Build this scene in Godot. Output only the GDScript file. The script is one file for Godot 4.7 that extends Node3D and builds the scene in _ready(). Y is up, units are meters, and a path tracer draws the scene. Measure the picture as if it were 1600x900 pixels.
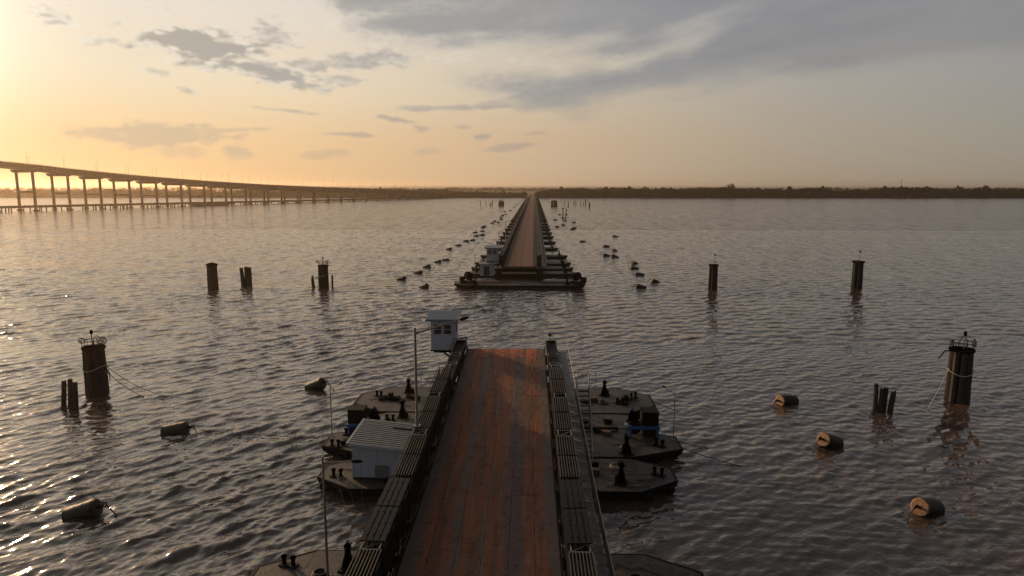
extends Node3D
# A floating steel bridge on pontoons in a wide muddy river near sunset. x is right, -z runs along the bridge, metres.

var M := {}            # materials
var names := {}        # names in use, per parent
var rng := RandomNumberGenerator.new()
var wave_table := PackedFloat32Array()
const WN := 256
const WL := 25.0

# ------------------------------------------------------------------ mesh collector
class MB:
	var p := PackedVector3Array()
	var n := PackedVector3Array()
	var uv := PackedVector2Array()
	var ix := PackedInt32Array()
	func tri(a: Vector3, b: Vector3, c: Vector3, out: Vector3) -> void:
		var f := (b - a).cross(c - a)
		if f.dot(out) > 0.0:
			var t := b; b = c; c = t
		else:
			f = -f
		f = f.normalized()
		var k := p.size()
		p.append(a); p.append(b); p.append(c)
		n.append(f); n.append(f); n.append(f)
		ix.append(k); ix.append(k + 1); ix.append(k + 2)
	func quad(a: Vector3, b: Vector3, c: Vector3, d: Vector3, out: Vector3) -> void:
		tri(a, b, c, out); tri(a, c, d, out)
	func box(c: Vector3, s: Vector3, b := Basis.IDENTITY) -> void:
		var h := s * 0.5
		var v := []
		for i in 8:
			v.append(c + b * Vector3(h.x if i & 1 else -h.x, h.y if i & 2 else -h.y, h.z if i & 4 else -h.z))
		quad(v[1], v[3], v[7], v[5], b.x); quad(v[0], v[2], v[6], v[4], -b.x)
		quad(v[2], v[3], v[7], v[6], b.y); quad(v[0], v[1], v[5], v[4], -b.y)
		quad(v[4], v[5], v[7], v[6], b.z); quad(v[0], v[1], v[3], v[2], -b.z)
	# bar of rectangular section from a to b
	func bar(a: Vector3, b: Vector3, w: float, h: float) -> void:
		var d := b - a
		var y := Vector3.UP if absf(d.normalized().y) < 0.95 else Vector3.RIGHT
		var x := y.cross(d).normalized()
		y = d.cross(x).normalized()
		box((a + b) * 0.5, Vector3(w, h, d.length()), Basis(x, y, d.normalized()))
	# tapered round bar with smooth sides
	func tube(a: Vector3, b: Vector3, r0: float, r1: float, k := 8, caps := true) -> void:
		var d := (b - a).normalized()
		var y := Vector3.UP if absf(d.y) < 0.95 else Vector3.RIGHT
		var x := y.cross(d).normalized()
		y = d.cross(x)
		var s := p.size()
		for i in k + 1:
			var w := TAU * i / k
			var o := x * cos(w) + y * sin(w)
			p.append(a + o * r0); n.append(o)
			p.append(b + o * r1); n.append(o)
		for i in k:
			var q := s + 2 * i
			ix.append_array([q, q + 1, q + 2, q + 1, q + 3, q + 2])
		if caps:
			for i in k:
				var w := TAU * i / k
				var w2 := TAU * (i + 1) / k
				var o := x * cos(w) + y * sin(w)
				var o2 := x * cos(w2) + y * sin(w2)
				tri(a, a + o * r0, a + o2 * r0, -d)
				tri(b, b + o * r1, b + o2 * r1, d)
	func path(pts: Array, r: float, k := 5) -> void:
		for i in pts.size() - 1:
			tube(pts[i], pts[i + 1], r, r, k, false)
	# rings turned round the y axis; pr holds (radius, height)
	func lathe(pr: Array, k := 12, at := Vector3.ZERO) -> void:
		for j in pr.size() - 1:
			var q: Vector2 = pr[j]
			var r: Vector2 = pr[j + 1]
			var sl := Vector2(r.y - q.y, q.x - r.x).normalized()
			var s := p.size()
			for i in k + 1:
				var w := TAU * i / k
				var o := Vector3(cos(w), 0, sin(w))
				p.append(at + o * q.x + Vector3(0, q.y, 0)); n.append((o * sl.x + Vector3(0, sl.y, 0)).normalized())
				p.append(at + o * r.x + Vector3(0, r.y, 0)); n.append((o * sl.x + Vector3(0, sl.y, 0)).normalized())
			for i in k:
				var t := s + 2 * i
				ix.append_array([t, t + 1, t + 2, t + 1, t + 3, t + 2])
	# a plan outline (x, z) lofted through rings of heights; each ring is [y, outline]
	func loft(rings: Array, top := true) -> void:
		for j in rings.size() - 1:
			var a: Array = rings[j][1]
			var b: Array = rings[j + 1][1]
			for i in a.size():
				var i2 := (i + 1) % a.size()
				var m: Vector2 = (a[i] + a[i2]) * 0.5
				quad(Vector3(a[i].x, rings[j][0], a[i].y), Vector3(a[i2].x, rings[j][0], a[i2].y), Vector3(b[i2].x, rings[j + 1][0], b[i2].y), Vector3(b[i].x, rings[j + 1][0], b[i].y),
					Vector3((a[i2] - a[i]).y * signf((a[i2] - a[i]).y * m.x - (a[i2] - a[i]).x * m.y), 0, -(a[i2] - a[i]).x * signf((a[i2] - a[i]).y * m.x - (a[i2] - a[i]).x * m.y)))
		if top:
			var c: Array = rings[-1][1]
			for i in range(1, c.size() - 1):
				tri(Vector3(c[0].x, rings[-1][0], c[0].y), Vector3(c[i].x, rings[-1][0], c[i].y), Vector3(c[i + 1].x, rings[-1][0], c[i + 1].y), Vector3.UP)
	func ring(c: Vector3, axis: Vector3, r: float, t: float, k := 14) -> void:
		var x := axis.cross(Vector3.UP if absf(axis.y) < 0.9 else Vector3.RIGHT).normalized()
		var y := axis.cross(x).normalized()
		for i in k:
			var w := TAU * i / k
			var w2 := TAU * (i + 1) / k
			tube(c + (x * cos(w) + y * sin(w)) * r, c + (x * cos(w2) + y * sin(w2)) * r, t, t, 5, false)
	func arrays() -> Array:
		var a := []
		a.resize(Mesh.ARRAY_MAX)
		a[Mesh.ARRAY_VERTEX] = p; a[Mesh.ARRAY_NORMAL] = n; a[Mesh.ARRAY_INDEX] = ix
		if uv.size() == p.size():
			a[Mesh.ARRAY_TEX_UV] = uv
		return a
	func mesh(mat: Material) -> ArrayMesh:
		var m := ArrayMesh.new()
		m.add_surface_from_arrays(Mesh.PRIMITIVE_TRIANGLES, arrays())
		m.surface_set_material(0, mat)
		return m

func two(a: MB, ma: Material, b: MB, mb: Material) -> ArrayMesh:
	var m := a.mesh(ma)
	m.add_surface_from_arrays(Mesh.PRIMITIVE_TRIANGLES, b.arrays())
	m.surface_set_material(1, mb)
	return m

# ------------------------------------------------------------------ nodes
func numbered(parent: Node, called: String) -> String:
	var key := str(parent.get_instance_id()) + called
	var k: int = names.get(key, 0)
	names[key] = k + 1
	return called if k == 0 else "%s_%03d" % [called, k]

func tag(o: Node, label: String, category: String, group := "") -> void:
	o.set_meta("label", label); o.set_meta("category", category)
	if group != "":
		o.set_meta("group", group)

func thing(called: String, label: String, category: String, at := Vector3.ZERO, turn := 0.0, group := "") -> Node3D:
	var o := Node3D.new()
	o.name = numbered(self, called)
	add_child(o, true)
	o.position = at; o.rotation.y = turn
	tag(o, label, category, group)
	return o

func put(parent: Node, called: String, mesh: Mesh, at := Vector3.ZERO, b := Basis.IDENTITY) -> MeshInstance3D:
	var o := MeshInstance3D.new()
	o.name = numbered(parent, called)
	o.mesh = mesh
	parent.add_child(o, true)
	o.transform = Transform3D(b, at)
	return o

func part(parent: Node, called: String, m: MB, mat: Material, at := Vector3.ZERO, b := Basis.IDENTITY) -> MeshInstance3D:
	return put(parent, called, m.mesh(mat), at, b)

func copy(o: Node3D, called: String, label: String, at: Vector3, turn := 0.0) -> Node3D:
	var c: Node3D = o.duplicate()
	c.name = numbered(self, called)
	add_child(c, true)
	c.position = at; c.rotation = Vector3(0, turn, 0)
	c.set_meta("label", label)
	return c

func nth(k: int) -> String:
	var tens := k % 100
	if tens >= 11 and tens <= 13:
		return "%dth" % k
	return str(k) + ["th", "st", "nd", "rd", "th", "th", "th", "th", "th", "th"][k % 10]

func lin(r: float, g: float, b: float) -> Color:      # a linear base colour as the sRGB value that albedo_color takes
	return Color(r, g, b).linear_to_srgb()

# ------------------------------------------------------------------ materials
func noise_tex(seed_: int, freq: float, lo: float, hi: float, oct := 5, kind := FastNoiseLite.TYPE_SIMPLEX_SMOOTH) -> NoiseTexture2D:
	var f := FastNoiseLite.new()
	f.seed = seed_; f.frequency = freq; f.noise_type = kind; f.fractal_octaves = oct
	var t := NoiseTexture2D.new()
	t.width = 512; t.height = 512; t.seamless = true; t.noise = f
	var g := Gradient.new()
	g.set_color(0, Color(lo, lo, lo)); g.set_color(1, Color(hi, hi, hi))
	t.color_ramp = g
	return t

func normal_tex(seed_: int, freq: float, oct: int, strength: float, size := 512) -> NoiseTexture2D:
	var f := FastNoiseLite.new()
	f.seed = seed_; f.frequency = freq; f.noise_type = FastNoiseLite.TYPE_SIMPLEX_SMOOTH; f.fractal_octaves = oct
	var t := NoiseTexture2D.new()
	t.width = size; t.height = size; t.seamless = true; t.noise = f
	t.as_normal_map = true; t.bump_strength = strength
	return t

func mat(key: String, c: Color, rough: float, tex: Texture2D = null, scale := Vector3.ONE, metal := 0.0) -> StandardMaterial3D:
	var m := StandardMaterial3D.new()
	m.albedo_color = c; m.roughness = rough; m.metallic = metal
	if tex:
		m.albedo_texture = tex
		m.uv1_triplanar = true; m.uv1_world_triplanar = true; m.uv1_scale = scale
	M[key] = m
	return m

func make_materials() -> void:
	var blotch := noise_tex(3, 0.012, 0.35, 1.0)
	var fine := noise_tex(5, 0.04, 0.55, 1.0)
	var grain := noise_tex(9, 0.03, 0.3, 1.0, 4)
	var bump := normal_tex(12, 0.05, 4, 4.0)
	mat("truss", lin(0.011, 0.010, 0.010), 0.6, fine, Vector3(0.4, 0.4, 0.4))
	mat("chord", lin(0.080, 0.066, 0.055), 0.6, fine, Vector3(0.9, 0.9, 0.9))
	mat("frame_bar", lin(0.30, 0.28, 0.26), 0.5, fine, Vector3(0.9, 0.9, 0.9))
	mat("cover", lin(0.016, 0.018, 0.023), 0.45, fine, Vector3(0.5, 0.5, 0.5))
	mat("walk", lin(0.46, 0.43, 0.40), 0.7, fine, Vector3(0.2, 0.2, 0.2))
	mat("rail", lin(0.52, 0.52, 0.52), 0.45, fine, Vector3(0.6, 0.6, 0.6), 0.3)
	mat("hull", lin(0.020, 0.018, 0.017), 0.6, blotch, Vector3(0.3, 0.3, 0.3))
	mat("hull_deck", lin(0.10, 0.085, 0.078), 0.6, blotch, Vector3(0.16, 0.16, 0.16))
	mat("rust_steel", lin(0.17, 0.10, 0.07), 0.75, blotch, Vector3(0.5, 0.5, 0.5))
	mat("black_iron", lin(0.010, 0.009, 0.009), 0.6, fine, Vector3(0.6, 0.6, 0.6))
	mat("blue_paint", lin(0.035, 0.16, 0.46), 0.4, fine, Vector3(0.7, 0.7, 0.7))
	mat("pale_blue", lin(0.22, 0.40, 0.52), 0.4, fine, Vector3(0.7, 0.7, 0.7))
	mat("hut_wall", lin(0.34, 0.39, 0.47), 0.5)
	mat("tide_band", lin(0.040, 0.034, 0.022), 0.85, blotch, Vector3(0.5, 0.9, 0.5))
	mat("hut_trim", lin(0.60, 0.64, 0.70), 0.5, fine, Vector3(0.4, 0.4, 0.4))
	mat("roof_metal", lin(0.30, 0.30, 0.31), 0.45, fine, Vector3(0.3, 0.3, 0.3))
	mat("roof_gap", lin(0.05, 0.05, 0.055), 0.7, fine, Vector3(0.3, 0.3, 0.3))
	mat("roof_blue", lin(0.22, 0.29, 0.38), 0.45, fine, Vector3(0.3, 0.3, 0.3))
	mat("dark", lin(0.015, 0.015, 0.017), 0.7)
	var g := mat("glass", lin(0.02, 0.022, 0.026), 0.08)
	g.metallic_specular = 0.6
	mat("pole", lin(0.34, 0.29, 0.25), 0.5, fine, Vector3(0.5, 0.5, 0.5))
	mat("timber", lin(0.075, 0.056, 0.042), 0.85, grain, Vector3(1.6, 0.22, 1.6))
	mat("timber_dark", lin(0.026, 0.021, 0.018), 0.85, grain, Vector3(1.6, 0.22, 1.6))
	mat("cap", lin(0.30, 0.29, 0.27), 0.7, blotch, Vector3(0.6, 0.6, 0.6))
	mat("white", lin(0.75, 0.75, 0.74), 0.5)
	mat("rope", lin(0.42, 0.38, 0.33), 0.9)
	mat("chain", lin(0.04, 0.034, 0.03), 0.7)
	mat("drum", lin(0.018, 0.013, 0.011), 0.6, blotch, Vector3(0.7, 0.7, 0.7))
	mat("drum_end", lin(0.62, 0.36, 0.19), 0.7, blotch, Vector3(0.9, 0.9, 0.9))
	mat("concrete", lin(0.32, 0.25, 0.21), 0.8, blotch, Vector3(0.05, 0.05, 0.05))
	mat("trestle", lin(0.05, 0.044, 0.04), 0.8, fine, Vector3(0.1, 0.1, 0.1))
	mat("foliage_trunk", lin(0.08, 0.06, 0.045), 0.9)
	var f := mat("foliage", lin(0.026, 0.027, 0.017), 0.9)
	f.vertex_color_use_as_albedo = true
	mat("land", lin(0.07, 0.065, 0.04), 0.95, blotch, Vector3(0.02, 0.02, 0.02))
	for key in ["truss", "black_iron", "hull", "dark", "cover"]:
		M[key].metallic_specular = 0.22
	for key in ["hull", "hull_deck", "timber", "timber_dark", "drum", "drum_end"]:
		M[key].normal_enabled = true; M[key].normal_texture = bump; M[key].normal_scale = 0.25
	# water
	var w := StandardMaterial3D.new()
	w.albedo_color = lin(0.062, 0.044, 0.035); w.roughness = 0.09; w.metallic_specular = 0.6
	w.clearcoat_enabled = true; w.clearcoat = 0.12; w.clearcoat_roughness = 0.22
	w.normal_enabled = true; w.normal_texture = ripple_texture(); w.normal_scale = 0.6
	M["water"] = w
	var w2: StandardMaterial3D = w.duplicate()
	w2.clearcoat_enabled = false; w2.normal_scale = 1.1; w2.roughness = 0.16; w2.uv1_scale = Vector3(0.17, 0.17, 1)
	M["far_water"] = w2
	var w3: StandardMaterial3D = w.duplicate()
	w3.clearcoat = 0.06; w3.roughness = 0.12; w3.normal_scale = 0.8; w3.uv1_scale = Vector3(0.41, 0.41, 1)
	M["mid_water"] = w3

# ------------------------------------------------------------------ sky
# Clouds: [azimuth, elevation, half width, half height (degrees), tilt (degrees), strength]
var clouds := [
	[-25.2, 10.4, 4.6, 1.35, -1.0, 1.1], [-21.6, 8.9, 5.4, 0.85, -9.0, 1.0], [-20.0, 11.3, 1.9, 1.1, -12.0, 0.75], [-13.6, 9.8, 4.2, 0.85, 5.0, 0.8], [-14.8, 8.2, 2.9, 0.45, -2.0, 0.65], [-17.5, 9.2, 2.4, 0.6, 4.0, 0.8],
	[-28.5, 3.7, 5.0, 0.9, 1.0, 0.5], [-24.0, 4.2, 3.0, 0.25, 4.0, 0.4], [-34.0, 11.1, 1.5, 0.6, -8.0, 0.7], [-31.7, 10.0, 1.4, 0.3, 6.0, 0.5], [-28.4, 8.2, 1.9, 0.3, -8.0, 0.55],
	[-26.3, 7.0, 0.7, 0.25, -10.0, 0.6], [-18.7, 5.8, 2.2, 0.2, -3.0, 0.6], [-6.6, 6.3, 5.6, 0.22, 1.5, 0.62], [-3.0, 6.6, 2.0, 0.3, 6.0, 0.45], [-11.0, 5.4, 1.7, 0.25, -10.0, 0.65], [-8.9, 4.7, 0.7, 0.3, -5.0, 0.5],
	[-14.4, 4.1, 2.6, 0.18, -2.0, 0.55], [-4.0, 4.1, 0.8, 0.33, 0.0, 0.5], [-5.6, 4.8, 1.2, 0.2, 0.0, 0.5], [-1.4, 3.2, 1.9, 0.28, 6.0, 0.42], [-8.3, 2.9, 1.6, 0.35, 0.0, 0.25], [-22.9, 2.5, 1.5, 0.5, -8.0, 0.42], [-26.8, 2.6, 2.0, 0.5, 0.0, 0.3], [-16.7, 2.5, 1.7, 0.4, 3.0, 0.3], [0.4, 4.3, 1.2, 0.18, 2.0, 0.4],
]
var sky_lut: Image
var cloud_noise := FastNoiseLite.new()
var streak_noise := FastNoiseLite.new()

func sky_gradient() -> void:
	# sRGB colours by angle from the sun's bearing (columns) and elevation (rows)
	var daz := [0.0, 13.0, 30.0, 50.0, 70.0, 86.0, 125.0, 180.0]
	var els := [0.0, 3.0, 7.0, 13.0, 26.0, 50.0, 90.0]
	var t := [
		[[255, 214, 150], [252, 208, 148], [231, 190, 141], [200, 174, 144], [167, 151, 131], [151, 142, 128], [132, 124, 117], [122, 116, 112]],
		[[252, 221, 170], [250, 213, 160], [235, 200, 155], [204, 177, 146], [170, 158, 140], [152, 147, 136], [132, 127, 122], [122, 119, 118]],
		[[255, 236, 204], [243, 226, 194], [236, 217, 186], [206, 191, 168], [169, 163, 153], [152, 150, 147], [132, 130, 128], [122, 122, 123]],
		[[246, 236, 220], [238, 227, 212], [227, 217, 204], [199, 191, 182], [165, 163, 163], [150, 150, 153], [130, 129, 132], [119, 120, 125]],
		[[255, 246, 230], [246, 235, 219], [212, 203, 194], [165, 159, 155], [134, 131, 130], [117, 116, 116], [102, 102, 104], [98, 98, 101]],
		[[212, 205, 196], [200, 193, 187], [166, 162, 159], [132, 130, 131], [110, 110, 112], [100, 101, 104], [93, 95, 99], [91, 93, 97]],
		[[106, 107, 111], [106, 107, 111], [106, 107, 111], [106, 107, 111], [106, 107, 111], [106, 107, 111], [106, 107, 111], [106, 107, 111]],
	]
	var im := Image.create_empty(46, 61, false, Image.FORMAT_RGBF)
	for j in 61:
		var e := j * 1.5
		var r := 0
		while r < 5 and e > els[r + 1]:
			r += 1
		var fe: float = clampf((e - els[r]) / (els[r + 1] - els[r]), 0, 1)
		for i in 46:
			var a := i * 4.0
			var c := 0
			while c < 6 and a > daz[c + 1]:
				c += 1
			var fa: float = clampf((a - daz[c]) / (daz[c + 1] - daz[c]), 0, 1)
			var v := Vector3.ZERO
			for k in 3:
				v[k] = pow(lerpf(lerpf(t[r][c][k], t[r][c + 1][k], fa), lerpf(t[r + 1][c][k], t[r + 1][c + 1][k], fa), fe) / 255.0, 2.2)
			im.set_pixel(i, j, Color(v.x, v.y, v.z))
	im.resize(361, 721, Image.INTERPOLATE_CUBIC)
	sky_lut = im

func along(x: float, xs: Array, ys: Array) -> float:      # a broken line through the given points
	if x <= xs[0]:
		return ys[0]
	for i in range(1, xs.size()):
		if x < xs[i]:
			return lerpf(ys[i - 1], ys[i], smoothstep(0.0, 1.0, (x - xs[i - 1]) / (xs[i] - xs[i - 1])))
	return ys[-1]

func sky_color(az: float, el: float, near_view: bool) -> Color:
	var d := absf(wrapf(az + 50.0, -180.0, 180.0))
	var c := sky_lut.get_pixel(clampi(int(d * 2.0), 0, 360), clampi(int(el * 8.0), 0, 720))
	var ra := deg_to_rad(az)
	var ce := cos(deg_to_rad(el))
	var x := sin(ra) * ce * 57.3
	var z := cos(ra) * ce * 57.3
	var n := cloud_noise.get_noise_3d(x, el * 2.6, z)
	var dens := 0.0
	if near_view:
		var n2 := cloud_noise.get_noise_3d(x * 3.0 + 30.0, el * 9.0, z * 3.0)
		for b in clouds:
			var dx: float = az - b[0]
			var dy: float = el - b[1]
			if absf(dx) > b[2] * 1.9 or absf(dy) > b[3] * 1.8 + b[2] * 0.3:
				continue
			var s := sin(deg_to_rad(b[4]))
			var u: float = (dx * 1.0 + dy * s) / b[2]
			var v: float = (dy - dx * s) / b[3]
			var q: float = 1.0 - sqrt(u * u + v * v)
			q = smoothstep(-0.2, 0.62, q + n * 0.95 + n2 * 0.5)
			dens = maxf(dens, q * b[5])
	# two grey sheets that reach over the right half of the sky, a bright break between them
	var st := streak_noise.get_noise_3d(x * 0.55, el * 3.4 - az * 0.5, z * 0.55)
	var fine := cloud_noise.get_noise_3d(x * 3.3, el * 8.5, z * 3.3)
	var ragged := st * 1.7 + n * 0.55 + fine * 0.12
	var away := 1.0 - smoothstep(80.0, 130.0, absf(az))
	var up := smoothstep(-0.9, 1.5, el - along(az, [-17.5, -14.0, -6.0, 3.0, 9.0, 14.0, 22.0, 60.0], [14.6, 11.9, 11.0, 10.5, 10.8, 11.6, 12.0, 11.5]) + ragged) * smoothstep(-18.5, -14.5, az) * away
	var lo := smoothstep(-0.7, 1.0, el - along(az, [-9.0, -4.0, 0.0, 4.0, 9.0, 14.0, 20.0, 34.0, 70.0], [8.4, 7.3, 6.4, 6.1, 7.0, 7.6, 8.5, 8.7, 9.0]) + ragged * 0.55) * smoothstep(-10.0, -1.0, az) * away
	lo *= 1.0 - smoothstep(-1.0, 0.7, el - along(az, [-9.0, 0.0, 6.0, 12.0, 17.0, 26.0], [8.6, 8.9, 9.3, 10.6, 13.0, 30.0]) + ragged * 0.5) * (1.0 - smoothstep(15.0, 26.0, az))
	dens = maxf(dens, up * (0.95 + 0.24 * st) * (1.0 - 0.4 * smoothstep(8.0, 30.0, az)))
	dens = maxf(dens, lo * (0.86 + 0.34 * st) * (1.0 - 0.45 * smoothstep(10.0, 32.0, az)))
	dens = maxf(dens, smoothstep(16.0, 30.0, el) * 0.55 * (0.6 + st))
	dens = clampf(dens, 0.0, 1.0)
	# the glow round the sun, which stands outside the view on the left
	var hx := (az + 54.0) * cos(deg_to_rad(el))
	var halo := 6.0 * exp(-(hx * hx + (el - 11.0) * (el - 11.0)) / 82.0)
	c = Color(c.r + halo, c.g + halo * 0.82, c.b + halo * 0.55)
	var lum := c.get_luminance()
	var warm := clampf(1.15 - d / 55.0, 0.0, 1.0)
	var grey := Color(lum * lerpf(0.47, 0.57, warm) + 0.03, lum * lerpf(0.495, 0.505, warm) + 0.03, lum * lerpf(0.55, 0.40, warm) + 0.03)
	# thin cloud edges turned to the sun are brighter than the sky behind them
	var facing := clampf(1.45 - d / 40.0, 0.0, 1.0)
	var rim := dens * (1.0 - dens) * 4.0 * smoothstep(-0.25, 0.25, fine) * smoothstep(5.0, 8.0, el) * facing * 1.3
	var brk := exp(-pow((el - along(az, [-17.0, -12.0, 0.0, 6.0, 13.0], [12.6, 10.6, 9.9, 9.7, 11.0])) / 0.95, 2.0)) * smoothstep(-20.0, -15.0, az) * (1.0 - smoothstep(5.0, 16.0, az))
	rim = maxf(rim, brk * smoothstep(-0.1, 0.5, fine * 0.7 + n * 0.5) * 0.9)
	var o := c.lerp(grey, dens * 0.95)
	o = o.lerp(Color(lum * 1.26, lum * 1.16, lum * 0.99), clampf(rim, 0.0, 1.0) * 0.55)
	o.a = 1.0
	return o

func make_sky() -> PanoramaSkyMaterial:
	sky_gradient()
	cloud_noise.seed = 11; cloud_noise.frequency = 0.24; cloud_noise.fractal_octaves = 5; cloud_noise.fractal_gain = 0.55
	streak_noise.seed = 4; streak_noise.frequency = 0.10; streak_noise.fractal_octaves = 4
	var low := Image.create_empty(720, 360, false, Image.FORMAT_RGBF)
	for j in 360:
		for i in 720:
			var el := 90.0 - (j + 0.5) * 0.5
			# the first column of a panorama lies towards -z
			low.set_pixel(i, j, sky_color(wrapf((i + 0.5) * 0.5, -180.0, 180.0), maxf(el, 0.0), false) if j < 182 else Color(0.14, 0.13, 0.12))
	low.resize(4096, 2048, Image.INTERPOLATE_BILINEAR)
	var k := 360.0 / 4096.0
	for j in range(int((90.0 - 18.0) / k), int(90.0 / k) + 1):
		var el := 90.0 - (j + 0.5) * k
		for i0 in range(int(-52.0 / k), int(44.0 / k)):
			var az := (i0 + 0.5) * k
			var i := posmod(i0, 4096)
			var f := clampf(minf((18.0 - el) / 2.0, minf((az + 52.0) / 4.0, (44.0 - az) / 4.0)), 0.0, 1.0)
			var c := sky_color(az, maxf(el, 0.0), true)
			if f < 1.0:
				c = low.get_pixel(i, j).lerp(c, f)
			low.set_pixel(i, j, c)
	var m := PanoramaSkyMaterial.new()
	m.panorama = ImageTexture.create_from_image(low)
	return m

# ------------------------------------------------------------------ river
func ripple_texture() -> ImageTexture:      # a tile of short steep ripples as a normal map; it spans 17 m
	var n := 768
	var tile := 17.0
	var r := RandomNumberGenerator.new()
	r.seed = 5
	var sines := PackedFloat32Array()
	for i in n:
		sines.append(cos(TAU * i / n))
	var hts := PackedFloat32Array()
	hts.resize(n * n)
	var total := 0.0
	var ks := []
	while ks.size() < 34:
		var lam := 0.26 * pow(6.0, pow(r.randf(), 1.2))
		var th := deg_to_rad(58.0) + r.randfn(0.0, 0.55)
		var i := roundi(tile / lam * cos(th))
		var j := roundi(tile / lam * sin(th))
		var kk := Vector2(i, j).length()
		var amp := pow(tile / kk, 1.2) * r.randf_range(0.5, 1.3)
		total += pow(amp * kk * TAU / tile, 2.0) * 0.5
		ks.append([i, j, amp, r.randi() % n])
	var f := 0.15 / sqrt(total)
	for q in ks:
		var i: int = q[0]
		var j: int = q[1]
		var a: float = q[2] * f
		for y in n:
			var o: int = y * n
			var s: int = posmod(y * j + q[3], n)
			var st: int = posmod(i, n)
			for x in n:
				hts[o + x] += a * sines[s]
				s += st
				if s >= n:
					s -= n
	var px := tile / n
	var bytes := PackedByteArray()
	bytes.resize(n * n * 3)
	for y in n:
		var yu := posmod(y - 1, n) * n
		var yd := posmod(y + 1, n) * n
		for x in n:
			var gx := (hts[y * n + posmod(x + 1, n)] - hts[y * n + posmod(x - 1, n)]) / (2.0 * px)
			var gy := (hts[yd + x] - hts[yu + x]) / (2.0 * px)
			var l := 1.0 / sqrt(gx * gx + gy * gy + 1.0)
			var k := (y * n + x) * 3
			bytes[k] = int(127.5 - 127.5 * gx * l); bytes[k + 1] = int(127.5 + 127.5 * gy * l); bytes[k + 2] = int(127.5 + 127.5 * l)
	return ImageTexture.create_from_image(Image.create_from_data(n, n, false, Image.FORMAT_RGB8, bytes))

func make_waves() -> void:
	wave_table.resize(WN * WN)
	var r := RandomNumberGenerator.new()
	r.seed = 77
	var ks := []
	var th0 := deg_to_rad(57.0)      # bearing of the wave normal in (x, z)
	var total := 0.0
	while ks.size() < 60:
		var lam := 0.5 * pow(4.8, pow(r.randf(), 1.6))
		var th := th0 + r.randfn(0.0, 0.36)
		var i := roundi(WL / lam * cos(th))
		var j := roundi(WL / lam * sin(th))
		var kk := Vector2(i, j).length()
		if kk < 9.0 or kk > 70.0:
			continue
		var amp := pow(WL / kk, 1.15) * r.randf_range(0.5, 1.3)
		total += pow(amp * kk * TAU / WL, 2.0) * 0.5
		ks.append([i, j, amp, r.randf() * TAU])
	for q in [[3, 4, 0.024], [2, 5, 0.022], [5, 4, 0.02], [1, 6, 0.018], [-3, 5, 0.014]]:
		ks.append([q[0], q[1], q[2] * sqrt(total) / 0.16, r.randf() * TAU])
	for q in ks:
		q[2] *= 0.16 / sqrt(total)      # steepness of the chop
	var sines := PackedFloat32Array()
	for i in WN:
		sines.append(cos(TAU * i / WN))
	for q in ks:
		var i: int = q[0]
		var j: int = q[1]
		var a: float = q[2]
		var ph := int(q[3] / TAU * WN)
		for y in WN:
			var o: int = y * WN
			var s: int = y * j + ph
			for x in WN:
				wave_table[o + x] += a * sines[(s + x * i) & 255]
	for i in WN * WN:
		var h := wave_table[i]
		wave_table[i] = h + 3.0 * h * h

func wave(x: float, z: float) -> float:
	var u := x / WL * WN
	var v := z / WL * WN
	var i := floori(u)
	var j := floori(v)
	var f := u - i
	var g := v - j
	var i0 := i & 255
	var i1 := (i + 1) & 255
	var j0 := (j & 255) * WN
	var j1 := ((j + 1) & 255) * WN
	return lerpf(lerpf(wave_table[j0 + i0], wave_table[j0 + i1], f), lerpf(wave_table[j1 + i0], wave_table[j1 + i1], f), g)

var in_water := [[-44.0, -66.0, 1.25], [42.4, -65.8, 1.25], [-28.6, -40.3, 1.0], [-30.4, -55.2, 1.0], [25.3, -64.6, 1.0], [24.7, -53.6, 1.0], [26.0, -42.2, 1.0], [33.4, -62.4, 0.9], [-43.9, -61.7, 0.9], [-14.8, -45.5, 1.5], [10.4, -45.2, 1.5], [12.0, -51.6, 1.5], [-16.2, -51.2, 1.5]]

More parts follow.
